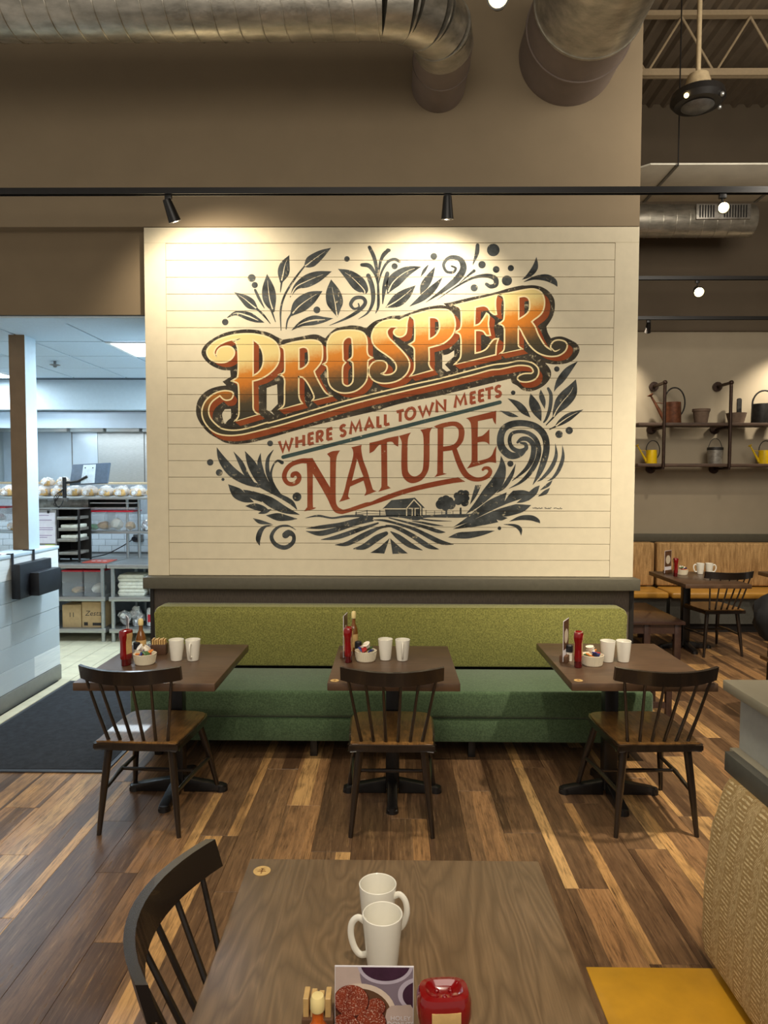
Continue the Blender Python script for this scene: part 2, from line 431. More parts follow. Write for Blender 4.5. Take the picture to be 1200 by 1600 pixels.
def grad():
    m = N('mural_gradient'); p = m.pos('World'); s = m.n('SeparateXYZ'); m.l(p, s.inputs[0])
    c0 = P(385, 590, Y=4.7)
    v = m.math('SUBTRACT', m.math('SUBTRACT', s.outputs[2], m.math('MULTIPLY', m.math('SUBTRACT', s.outputs[0], c0.x), .217)), c0.z)
    v = m.math('ADD', v, m.math('MULTIPLY', m.math('SUBTRACT', m.noise(p, 40, 4, .7), .5), .07))
    f = m.rng(v, -.24, .16)
    r = m.ramp(f, [(0, lin((52, 46, 24))), (.18, lin((74, 60, 26))), (.36, lin((150, 94, 22))), (.5, lin((206, 120, 10))), (.66, lin((214, 132, 26))), (.78, lin((224, 184, 110))), (.9, lin((232, 210, 138)))])
    m.col(r); m.rough(.6)
grad()
# ------------------------------------------------------------------ room shell
def st(name, a, b, mat, bev=0, parent=None):
    return B().box(a, b, bev).build(name, mat, parent, kind=None if parent else 'structure')
KX0, KX1 = -5.2, -1.68
wb = st('wall_back', (-1.655, 4.722, 0), (1.65, 4.95, 6.1), 'wall_paint')
B().box((-5.2, 4.70, 3.372), (-1.655, 4.95, 6.1)).box((-1.655, 4.70, 3.372), (1.638, 4.722, 6.1)).build('wall_upper', 'wall_paint', None, kind='structure')
st('wall_header', (-5.2, 4.78, 2.808), (-1.69, 4.80, 3.372), 'header_paint')
wains = B()
wains.box((-1.63, 4.70, .10), (1.622, 4.722, .94))
o = wains.build('wainscot_panel', 'wainscot', wb)
B().box((-1.655, 4.69, 0), (-1.63, 4.722, .94)).build('corner_trim', 'edge_black', wb)
B().box((1.622, 4.69, 0), (1.65, 4.722, .94)).build('corner_trim', 'edge_black', wb)
B().box((-1.63, 4.69, 0), (1.622, 4.722, .10)).build('skirting_board', 'toe_black', wb)
st('trim_1', (-1.672, 4.60, .945), (1.66, 4.7215, 1.022), 'trim_paint', .003)
# kitchen shell
st('wall_kitchen_right', (-1.68, 4.95, 0), (-1.56, 9.2, 2.95), 'kitchen_wall')
st('wall_kitchen_left', (-5.3, 4.95, 0), (-5.2, 9.2, 2.95), 'kitchen_wall')
st('wall_right_side', (1.55, 4.95, 0), (1.65, 8.2, 6.1), 'wall_paint')
st('wall_kitchen_rear', (-5.2, 9.1, 0), (-1.68, 9.2, 2.95), 'kitchen_wall')
st('wall_soffit', (-5.2, 7.80, 2.465), (-1.68, 7.95, 2.80), 'kitchen_wall')
kw = st('wall_kitchen_tiled', (-5.2, 8.10, 0), (-1.68, 8.2, 1.62), 'grout')
tile = B().box((-.074, -.006, -.0355), (.074, .006, .0355), .002, 1).mesh('tile', 'white_tile')
r = 0; z = .86
while z < 1.24:
    x = -5.05 + (.076 if r % 2 else 0)
    while x < -2.5:
        link(tile, 'tile', kw, loc=(x, 8.096, z)); x += .152
    z += .0745; r += 1
kc = st('ceiling_kitchen', (-5.2, 4.80, 2.805), (-1.68, 9.1, 2.95), 'ceiling_grid')
ct = B().box((-.281, -.3235, -.004), (.281, .3235, .004), .002, 1).mesh('ceiling_tile', 'ceiling_tile')
B().box((-5.2, 4.805, 2.793), (-1.69, 4.975, 2.8045)).build('perimeter_board', 'ceiling_tile', kc)
lights = [(-2.05, 5.97), (-4.37, 7.3)]
for i in range(6):
    for j in range(5):
        x = -2.05-.58*i; y = 5.305+.665*j
        if any(abs(x-a) < .3 and abs(y-b) < .34 for a, b in lights): continue
        if y > 7.7: continue
        link(ct, 'ceiling_tile', kc, loc=(x, y, 2.799))
for a, b in lights:
    t = T('troffer_light', 'bright white square ceiling light panel '+('nearest the mural wall' if a > -3 else 'left of the brown column'), 'light', (a, b, 2.79))
    fr = B(); fr.box((-.285, -.325, -.004), (-.255, .325, .006)); fr.box((.255, -.325, -.004), (.285, .325, .006)); fr.box((-.255, -.325, -.004), (.255, -.295, .006)); fr.box((-.255, .295, -.004), (.255, .325, .006))
    fr.build('frame', 'white_paint', t)
    B().box((-.255, -.295, -.001), (.255, .295, .004)).build('diffuser', 'light_panel', t)
t = T('sprinkler_head', 'small dark sprinkler head on the white tiled kitchen ceiling', 'sprinkler', (-3.194, 6.569, 2.797))
B().cyl((0, 0, 0), (0, 0, -.03), .012).build('pipe', 'steel_dark', t)
B().lathe([(0, -.03), (.045, -.034), (.05, -.038), (.02, -.045), (.012, -.06), (0, -.062)]).build('deflector', 'steel_dark', t)
# floor
fl = st('floor', (-2.9, -.5, -.04), (5.2, 8.2, -.004), 'toe_black')
pm = B().box((-.0895, -.599, -.006), (.0895, .599, 0), .0008, 1).mesh('plank', 'floor_wood')
cnt = 0; rest = B()
for c in range(-16, 29):
    off = ((c+60)*.37) % 1.0; x = (c+.5)*.18
    for k in range(-1, 8):
        y0 = 1.2*(k-off); y1 = y0+1.2
        ya = max(y0, -.3); yb = min(y1, 8.19)
        if x < -1.7: yb = min(yb, 5.66)
        if x < 1.7 and x > -1.7: yb = min(yb, 4.7)
        if x < -2.72: yb = min(yb, 3.6)
        if yb-ya < .05: continue
        if abs(x) > .60*yb+.35: continue
        if yb < 1.3: continue
        if y0 == ya and y1 == yb and cnt < 300:
            link(pm, 'plank', fl, loc=(x, (y0+y1)/2, 0)); cnt += 1
        elif cnt < 300:
            B().box((-.0895, ya-(y0+y1)/2+.001, -.006), (.0895, yb-(y0+y1)/2-.001, 0), .0008, 1).build('plank', 'floor_wood', fl, loc=(x, (y0+y1)/2, 0)); cnt += 1
        else: rest.box((x-.0895, ya+.001, -.006), (x+.0895, yb-.001, 0))
print('planks', cnt)
if len(rest.bm.verts): rest.build('plank_rest', 'floor_wood', fl, kind='stuff')
B().box((.675, 1.2, -.004), (1.30, 2.318, .004), .002).build('floor_tile', 'yellow_tile', fl, label='mustard yellow floor tile')
fk = st('floor_kitchen', (-5.2, 5.67, -.04), (-1.68, 8.1, -.006), 'quarry_grout')
q = B().box((-.098, -.098, -.006), (.098, .098, 0), .003, 1).mesh('floor_tile', 'quarry_tile')
for i in range(16):
    for j in range(9):
        link(q, 'floor_tile', fk, loc=(-1.79-.2*i, 5.775+.2*j, 0))
st('trim_2', (-2.76, 3.6, -.004), (-2.675, 5.66, .008), 'quarry_tile', .002)
# right-hand back room
bw = st('wall_back_room', (1.55, 8.2, 0), (5.6, 8.3, 6.1), 'back_wall_paint')
B().box((1.65, 8.17, 3.42), (5.6, 8.2, 6.1)).build('upper_band', 'upper_back_paint', bw)
st('trim_3', (1.66, 8.15, .965), (5.6, 8.2, 1.055), 'trim_paint', .003)
st('wall_right_room', (5.5, 0, 0), (5.6, 8.3, 6.1), 'upper_back_paint')
dk = bmesh.new(); d = B(); d.bm.free(); d.bm = dk
# corrugated deck: ribs run along Y
prof = []; x = -5.2
while x < 5.6:
    prof += [(x, 5.95), (x+.03, 5.99), (x+.10, 5.99), (x+.13, 5.95)]; x += .16
va = [dk.verts.new((a, -.5, b)) for a, b in prof]; vb = [dk.verts.new((a, 8.3, b)) for a, b in prof]
for i in range(len(prof)-1): dk.faces.new((va[i], va[i+1], vb[i+1], vb[i]))
d.build('ceiling', 'deck_paint', None, kind='structure', smooth=False)
# open-web joist
for (Y, lab) in ((6.53, 'beige open web roof joist crossing above the back room'),):
    t = T('roof_joist', lab, 'joist', (3.5, Y, 5.40))
    B().box((-1.85, -.03, -.03), (2.0, -.005, .03)).box((-1.85, .005, -.03), (2.0, .03, .03)).build('bottom_chord', 'beam_paint', t)
    B().box((-1.85, -.03, .50), (2.0, .03, .545)).build('top_chord', 'beam_paint', t)
    for i in range(6):
        x0 = -1.8+i*.62
        B().cyl((x0, 0, .0), (x0+.31, 0, .50), .011, n=8).build('web_rod', 'beam_paint', t)
        B().cyl((x0+.31, 0, .50), (x0+.62, 0, .0), .011, n=8).build('web_rod', 'beam_paint', t)

# ------------------------------------------------------------------ left half wall, column
hw = B().box((-3.0, 3.2, 0), (-2.802, 5.732, 1.10)).build('wall_half', 'white_and_lit_side', None, kind='structure')
B().box((-3.02, 3.2, 1.10), (-2.785, 5.74, 1.125), .004).build('cap_board', 'white_and_lit_side', hw)
for zi in range(6):
    z0 = .125+.163*zi; y = 5.732; random.seed(40+zi)
    first = [.62, .34, 2.0, 1.5, .43, 1.9][[0, 1, 2, 3, 4, 5].index(zi)]
    first = {0: .42, 1: 1.9, 2: 2.1, 3: .72, 4: .45, 5: 1.3}[zi]
    while y > 3.25:
        ln = first if y > 5.7 else random.uniform(.5, 1.2); y0 = max(3.2, y-ln)
        B().box((-.006-.002*random.random(), -(y-y0)/2+.0012, .0012), (.004+.003*random.random(), (y-y0)/2-.0012, .1618), .001, 1).build('plank', 'white_plank', hw, loc=(-2.796, (y+y0)/2, z0)); y = y0
B().box((-2.802, 3.2, 0), (-2.782, 5.735, .122), .002).build('base_board', 'grey_base', hw)
cl = B().box((-2.972, 5.375, 1.126), (-2.848, 5.378, 2.80)).build('column', 'column_paint', None, kind='structure')
B().box((-2.972, 5.378, 1.126), (-2.849, 5.545, 2.80)).build('column_lit_side', 'white_and_lit_side', cl)  # pale colour puts the kitchen light onto this face
# ------------------------------------------------------------------ mural
MY = 4.700
mur = T('shiplap_mural', 'cream shiplap panel painted with PROSPER WHERE SMALL TOWN MEETS NATURE and black leaves', 'mural', (0, MY, 2.2))
gaps = []
z = 3.262
GP = .1119
zs = [3.262-GP*i for i in range(21)]
for i in range(20):
    zt = zs[i]; zb = max(zs[i+1], 1.024); gaps.append(zt)
    B().box((-1.522, 4.6985, zb+.0014), (1.482, 4.712, zt-.0014), .0008, 1).build('plank', 'board_paint', mur, world=True)
B().box((-1.63, 4.712, 1.023), (1.63, 4.7215, 3.36)).build('backing', 'groove_paint', mur, world=True)
B().box((-1.668, 4.697, 3.264), (1.642, 4.712, 3.366), .001, 1).build('top_rail', 'board_paint', mur, world=True)
B().box((-1.668, 4.697, 1.023), (-1.524, 4.7215, 3.2635), .001, 1).build('stile', 'board_paint', mur, world=True)
B().box((1.484, 4.697, 1.023), (1.642, 4.7215, 3.2635), .001, 1).build('stile', 'board_paint', mur, world=True)

def parse(s):
    ox, oy, sc = 0, 0, 1; out = []
    for tk in s.split():
        if tk[0] == '@':
            a = tk[1:].split(','); ox, oy = float(a[0]), float(a[1]); sc = float(a[2]) if len(a) > 2 else 8.5714; continue
        c = tk.endswith('c'); v = [float(q) for q in tk.rstrip('c').split(',')]
        p = [ox+v[0]/sc, oy+v[1]/sc]
        if len(v) > 2: p.append(v[2]/sc)
        out.append((tuple(p), c))
    return out
def outline(s, n=5):
    pts = parse(s) if isinstance(s, str) else s
    cs = [i for i, p in enumerate(pts) if p[1]]
    if not cs: return cr([p[0] for p in pts], n, True)
    pts = pts[cs[0]:]+pts[:cs[0]]; pts.append(pts[0]); out = []; seg = [pts[0][0]]
    for p, c in pts[1:]:
        seg.append(p)
        if c: out += cr(seg, n)[:-1]; seg = [p]
    return out
def W(p, lay): 
    q = P(p[0], p[1], Y=MY); return Vector((q.x, 4.6982-.00035*lay, q.z))
class Art:
    def __init__(s): s.bm = bmesh.new()
    def poly(s, loops, lay):
        L = [[Vector((p[0], p[1], 0)) for p in l] for l in loops]
        flat = [p for l in L for p in l]; vs = [s.bm.verts.new(W(p, lay)) for p in flat]
        for t in tessellate_polygon(L):
            try: s.bm.faces.new([vs[i] for i in t])
            except ValueError: pass
        return s
    def sweep(s, loop, dx, dy, l0, l1):
        a = [s.bm.verts.new(W(p, l0)) for p in loop]; b = [s.bm.verts.new(W((p[0]+dx, p[1]+dy), l1)) for p in loop]; n = len(a)
        for i in range(n): s.bm.faces.new((a[i], a[(i+1) % n], b[(i+1) % n], b[i]))
        return s
    def ribbon(s, pts, lay, closed=False, caps=True):
        """pts: (x, y, full width)"""
        m = len(pts); Ls = []; Rs = []
        for i, p in enumerate(pts):
            a = pts[(i-1) % m] if closed else pts[max(i-1, 0)]; b = pts[(i+1) % m] if closed else pts[min(i+1, m-1)]
            d1 = Vector((p[0]-a[0], p[1]-a[1])); d2 = Vector((b[0]-p[0], b[1]-p[1]))
            if d1.length < 1e-6: d1 = d2
            if d2.length < 1e-6: d2 = d1
            if d1.length < 1e-6: d1 = d2 = Vector((1, 0))
            d1.normalize(); d2.normalize(); t = d1+d2
            if t.length < .15: t = d1
            t.normalize(); nn = Vector((-t.y, t.x)); k = min(1.8, 1/max(.3, nn.dot(Vector((-d1.y, d1.x)))))
            h = p[2]/2*k
            Ls.append(s.bm.verts.new(W((p[0]+nn.x*h, p[1]+nn.y*h), lay))); Rs.append(s.bm.verts.new(W((p[0]-nn.x*h, p[1]-nn.y*h), lay)))
        for i in range(m if closed else m-1):
            j = (i+1) % m; s.bm.faces.new((Ls[i], Ls[j], Rs[j], Rs[i]))
        if caps and not closed:
            for q in (pts[0], pts[-1]):
                if q[2] > 1.2: s.dot(q[0], q[1], q[2]/2*.98, lay+.15, 12)
        return s
    def dot(s, x, y, r, lay, n=20):
        vs = [s.bm.verts.new(W((x+r*math.cos(2*PI*k/n), y+r*math.sin(2*PI*k/n)), lay)) for k in range(n)]; s.bm.faces.new(vs); return s
    def done(s, name, mat, parent=mur, label=None):
        zmin = min(v.co.z for v in s.bm.verts); zmax = max(v.co.z for v in s.bm.verts)
        for zg in gaps:
            if zmin < zg < zmax:
                for dz in (-.0013, .0013):
                    bmesh.ops.bisect_plane(s.bm, geom=s.bm.verts[:]+s.bm.edges[:]+s.bm.faces[:], plane_co=(0, 0, zg+dz), plane_no=(0, 0, 1))
                bad = [f for f in s.bm.faces if abs(f.calc_center_median().z-zg) < .0013 and all(abs(v.co.z-zg) < .0014 for v in f.verts)]
                bmesh.ops.delete(s.bm, geom=bad, context='FACES')
        for f in s.bm.faces:
            if f.normal.y > 0: f.normal_flip()
        off = Vector()
        q = parent
        while q: off += q.location; q = q.parent
        bmesh.ops.translate(s.bm, vec=-off, verts=s.bm.verts)
        me = bpy.data.meshes.new(name); s.bm.to_mesh(me); s.bm.free(); me.materials.append(MATS[mat])
        return link(me, name, parent, label)
S1 = '@300,370,3.75 '; S2 = '@600,370,3.75 '; S3 = '@300,600,3.75 '; S4 = '@600,600,3.75 '; SB = '@760,560,7.5 '; SC_ = '@700,700,6 '; SD = '@540,750,5.4545 '
# --- silhouette behind PROSPER
sil = outline('@300,500 512,675c 400,668 280,620 190,550 135,470 135,400 190,320 300,240 450,170 620,135 760,125 930,145 1050,180 1150,235 '
 '@400,490 230,275 300,322 360,350c 450,335 600,310 750,280 830,285 900,318 930,330c 990,260 1080,195 1200,170 '
 '@500,490 420,158 540,170 620,200c 680,140 750,95 850,65 950,33 1100,22 '
 '@600,460 345,245 370,240 500,190 640,160 760,145 830,155c 795,120c 880,110 1000,80 1190,35 '
 '@690,440 480,195 700,150 900,90 1060,55 '
 '@780,430 350,140 450,135 560,155 660,215 730,310 745,420 725,530 680,620 630,690c 650,770 690,845c 760,825 850,825 960,870 1040,920 1075,980 '
 '@780,500 1060,450 1000,530 900,580 780,595 690,590 615,575c 670,640 695,710 680,780 620,860 530,920 430,955 340,950 290,925c 240,880 170,840 155,785c '
 '@0,0,1 766.7,599 716.7,611 683,619 633,629 600,638 '
 '@0,0,1 591.7,641 525,656.7 475,669 425,683.3 @300,580 1000,905 800,955 680,970 560,975 440,955 340,900 240,840 150,750 80,640 55,540 70,420 130,320 230,245 350,205 460,190c 410,140c 520,75c')
holes = [outline('@300,580 440,510c 520,505c 525,560 520,630c 480,660 440,710c 415,640 405,570'),
 outline('@300,580 1000,225c 1140,175c 1150,440c 1060,530c 1105,590c 1000,515c'),
 outline('@600,460 780,815c 860,800 940,750c 940,830c 815,940c 890,1020c 840,1035c 780,990c')]
Art().poly([sil]+holes, 0).done('painted_silhouette', 'mural_outline', label='dark brown weathered silhouette behind the word PROSPER')
# --- letters: outer outline, counters, extra cream strokes
LET = {
 'P': ('@300,500 530,818c 600,775 615,740 622,600 615,400 605,355 590,310 555,285c 600,275 640,258c 520,270 420,305 340,355 305,405 298,450 325,490c 340,420 380,375 440,355 500,355 550,385 570,430 560,480 520,530 450,565 370,572 300,555 240,520 205,460 205,400 260,330 350,265 500,215 640,190 760,186 850,192 1000,225 1110,290 1165,380 1172,500 1140,610 1050,710 930,785 815,820c 818,1000 @300,580 820,400 822,500 850,550 900,578c 570,675c 610,630 630,560 630,350 @300,500 622,880 600,840', ['@300,500 820,268c 890,320 935,400 955,480 955,570 930,650 880,710 820,745c'], []),
 'R': ('@400,490 325,437c 380,420 500,385 650,360 760,355 840,375 885,430 893,520 885,620 850,690 780,772c 800,830 850,930 910,1030 960,1080 1020,1105c 750,1170c 778,1120 750,1040 690,930 630,860 575,845c @425,590,6 252,0 252,150 262,205 285,243c 62,303c 108,265 118,210 118,100 @400,490 385,900 360,840 305,820c 360,800 385,760 385,600 375,480', ['@400,490 575,465c 640,450 690,475 705,540 705,640 670,700 620,735 575,745c'], []),
 'O': ('@500,490 40,680c 85,650 98,600 95,500 95,430 110,360 160,280 250,235 380,222 500,230 580,260 620,320 632,400 632,500 650,560 705,592c 650,625 640,680 640,800 620,900 560,980 470,1040 350,1065 240,1050 150,990 110,900 102,780 90,710', ['@500,490 308,560 305,420 320,360 370,318 420,330 432,400 438,500 430,580 380,625c 430,650 443,700 443,880 420,940 370,970 320,950 303,900 305,720 345,655c 312,620'], []),
 'S': ('@500,490 1185,45c 1140,55 1060,95c 1000,80 920,85 820,115 740,180 700,260 692,330 715,410 780,480 880,550 960,610 1010,670 1022,730 1000,780 950,812 880,822 820,805c 865,785 895,735 898,685 870,645 810,632 735,642 680,690 652,760 665,830 710,890 780,925 880,935 1000,915 1100,865 1170,790 1200,700 1190,630 1150,560 1080,480 1000,400 930,330 900,270 905,220 945,185 1000,180 1035,192c 995,225 988,265 1030,305 1085,312 1140,280 1160,220 1165,130', [], []),
 'P2': ('@600,460 345,285c 450,255 600,215 750,200 860,215 920,270 950,350 952,440 925,530 870,600 790,660 700,690 600,715c 605,860 600,930 620,980 650,1015c 345,1100c 385,1050 408,990 408,850 405,740 380,700 330,672c 385,640 410,600 412,450 405,350 380,310', ['@600,460 605,310c 680,312 725,340 742,400 740,470 700,540 650,580 605,600c'], []),
 'E': ('@690,440 170,315c 740,180c 722,250 722,350 735,440c 700,440 650,400 620,350 560,325 450,345c 440,590c 500,570 550,510 600,425c 635,460 625,560 635,640 652,720c 600,720 560,670 510,655 450,655c 450,960c 530,940 600,900 650,830 700,775 760,765c 735,850 725,980c 165,1115c 220,1060 255,1000 260,850 255,750 235,700 175,680c 240,640 262,580 262,450 255,380 230,340', [], []),
 'R2': ('@780,430 -6,260c 100,245 200,225 380,190 480,190 560,230 600,310 605,400 580,490 530,550 470,595 435,625c 480,690 520,790 570,880 620,950 690,1000c 690,940 730,885 800,868 880,890 910,945 880,1020 800,1075 700,1090 600,1075 500,1030 400,935 330,820 290,740 255,690c 255,920 270,960 310,990c 5,1055c 55,1010 68,950 70,800 68,720 50,680 -2,646c 50,610 65,560 70,400 60,310 40,275', ['@780,430 260,295c 340,285 395,320 408,400 395,480 340,540 260,590c'], ['@780,430 700,980,16 740,1018,18 780,1010,14 815,990,4']),
}
for nm, (o_, cs, ex) in LET.items():
    loop = outline(o_); cl_ = [outline(c) for c in cs]
    sh = Art().sweep(loop, 9, 7, 3, 1)
    for c in cl_: sh.sweep(c, 9, 7, 3, 1)
    sh.poly([[(p[0]+9, p[1]+7) for p in loop]]+[[(p[0]+9, p[1]+7) for p in c] for c in cl_], 1)
    L = Art().poly([loop]+cl_, 3.5).done('letter', 'mural_gradient')
    sh.done('letter_shade', 'mural_shadow_brown', L)
    ln = Art()
    for q in [loop]+cl_: ln.ribbon([(p[0], p[1], 2.4) for p in q], 4.2, closed=True)
    for q in ex: ln.ribbon(cr([p for p, _ in parse(q)]), 4.2)
    ln.done('letter_outline', 'mural_cream', L)
# --- swash under PROSPER
sw = outline('@300,580 375,330c 420,375 470,390 530,370 555,310 530,275 460,262 380,270 300,300 230,350 170,420 135,520 140,610 180,700 260,790 370,845 500,862 620,855 760,830 @0,0,1 440,663.8 491.7,648.3 558.3,629.2 625,612.8 687,598.5 740,585.5 765,578.5 @780,500 0,660 100,640 250,610 370,615 430,640 455,690 430,715c 330,720 260,750 245,790 290,825 380,830 470,800 520,740 525,660 480,600 400,560 250,550 100,580 @0,0,1 771,570 740,577.8 687,591.5 652,599 625,605.3 541.7,625.8 483.3,642.5 425,659.5 @300,580 1000,690 800,750 600,790 420,775 320,710 250,630 225,550 235,470 280,400')
shs = Art().sweep(sw, 6, 9, 2, 1).poly([[(p[0]+6, p[1]+9) for p in sw]], 1)
L = Art().poly([sw], 2.6).done('swash', 'mural_gradient'); shs.done('swash_shade', 'mural_shadow_brown', L)
Art().ribbon([(p[0], p[1], 2.3) for p in sw], 3.0, closed=True).done('swash_outline', 'mural_cream', L)
# --- NATURE
NAT = [
 ('@430,680 430,310c 500,305c 735,700c 735,300c 695,250c 765,215 870,205c 840,250 820,320 812,500 812,850 830,940 880,985 950,990 @0,0,1 570,785.6 579.7,784 596,776.7 621.7,767.3 650,759 680,752 715.8,745.6c 727,752.6c 698,756.7 640,769.5 598,783.7 563,795 540,802 @430,680 880,1055 800,1030 750,960 700,850 600,670 505,515c 505,930 520,965 552,970c 500,995 385,1020c 420,970 430,920 425,420 400,380 360,370 350,320', [], ['@430,680 450,345,70 350,345,64 220,390,60 145,470,62 122,560,62 160,635,58 230,655,56 300,620,64 322,560,62 290,515,60 245,520,60 230,545,56']),
 ('@540,660 75,335c 215,300c 210,360 235,500 290,650 350,850 370,900 415,920c 250,985c 275,920 260,850 240,780c 60,860c 45,920 35,990 62,1021c -88,1066c -53,1011 -13,901 17,771 97,471 97,371', ['@540,660 155,490c 205,640 240,725c 85,782c 120,640'], []),
 ('@540,660 320,275c 450,245 560,210 710,180c 705,325c 660,300 620,260 555,265c 560,800 570,850 605,880c 435,930c 470,880 480,800 475,300c 440,310 380,380 320,415c', [], []),
 ('@540,660 715,182c 875,135c 840,200 830,320 830,600 850,680 900,720 960,715 1020,660 1040,560 1045,300 1035,160 1000,100c 1165,65c 1130,130 1125,250 1120,560 1090,680 1020,770 920,812 840,800 770,730 748,620 748,400 750,260', [], []),
 ('@640,640 325,225c 430,185 560,160 650,170 710,220 735,290 725,390 690,460 625,525c 560,545 450,560c 450,830 460,850 500,860c 330,905c 365,860 370,800 375,300 360,250', ['@640,640 455,240c 560,220 620,230 655,280 650,380 610,450 550,480 450,495c'], ['@640,640 600,530,66 660,700,75 730,840,80 800,905,72 890,935,58 980,925,52 1050,885,60 1080,830,54 1055,785,46 1005,782,40 980,805,34']),
 ('@640,640 755,115c 1160,15c 1155,200c 1130,170 1110,115c 915,155c 912,365c 970,350 1020,310 1068,260c 1068,470c 1030,440 980,430 910,440c 910,690c 1040,655 1100,610 1130,540 1165,480c 1155,600 1160,715c 1060,705 950,740 765,790c 810,730 830,650 825,250 800,150', [], []),
]
for o_, cs, ex in NAT:
    a = Art().poly([outline(o_)]+[outline(c) for c in cs], 1)
    for q in ex: a.ribbon(cr([p for p, _ in parse(q)]), 1.4)
    a.done('letter', 'mural_brown')
# --- tagline
Art().ribbon([(442.5, 714.2, 6), (781, 628.6, 6)], 1).done('painted_rule', 'mural_teal')
GL = {'W': [[(0, 0), (.27, 1), (.5, .25), (.73, 1), (1, 0)]], 'H': [[(0, 0), (0, 1)], [(1, 0), (1, 1)], [(0, .5), (1, .5)]],
 'E': [[(0, 0), (0, 1)], [(-.1, .04), (1, .04)], [(0, .5), (.9, .5)], [(-.1, .96), (1, .96)]],
 'R': [[(0, 0), (0, 1)], [(0, .05), (.5, .04), (.85, .12), (.95, .29), (.8, .47), (.5, .54), (0, .54)], [(.4, .54), (1, 1)]],
 'S': [[(.95, .16), (.6, .03), (.2, .1), (.08, .28), (.3, .46), (.7, .56), (.92, .74), (.75, .93), (.35, .97), (.02, .82)]],
 'M': [[(0, 1), (.14, 0), (.5, .75), (.86, 0), (1, 1)]], 'A': [[(0, 1), (.5, 0), (1, 1)], [(.2, .68), (.8, .68)]],
 'L': [[(0, 0), (0, 1)], [(-.1, .96), (1, .96)]], 'T': [[(.5, 0), (.5, 1)], [(0, .04), (1, .04)]],
 'O': [[(.5+.5*math.sin(a*PI/8), .5-.5*math.cos(a*PI/8)) for a in range(17)]], 'N': [[(0, 1), (0, 0), (1, 1), (1, 0)]]}
tg = None
for base, items in ((425, [('W', 68, 192), ('H', 232, 298), ('E', 347, 392), ('R', 424, 474), ('E', 522, 566), ('S', 642, 690), ('M', 734, 834), ('A', 872, 950), ('L', 992, 1028), ('L', 1062, 1102)]),
                    (600, [('T', 118, 186), ('O', 204, 290), ('W', 328, 460), ('N', 495, 572), ('M', 664, 768), ('E', 816, 860), ('E', 894, 938), ('T', 948, 1024), ('S', 1045, 1095)])):
    for ch, x0, x1 in items:
        x0 = base+x0/6; x1 = base+x1/6; xc = (x0+x1)/2
        bl = 705.2-(xc-441.7)*.2525; H_ = 17.2
        a = Art()
        for stx in GL[ch]:
            pts = [(x0+u*(x1-x0), bl-H_*(1-v)-(x0+u*(x1-x0)-xc)*.2525, 4.7) for u, v in stx]
            if ch in 'SR' and len(pts) > 3: pts = cr(pts, 4)
            a.ribbon(pts, 1+.15*GL[ch].index(stx), caps=False)
        a.done('tagline_letter', 'mural_tagline')
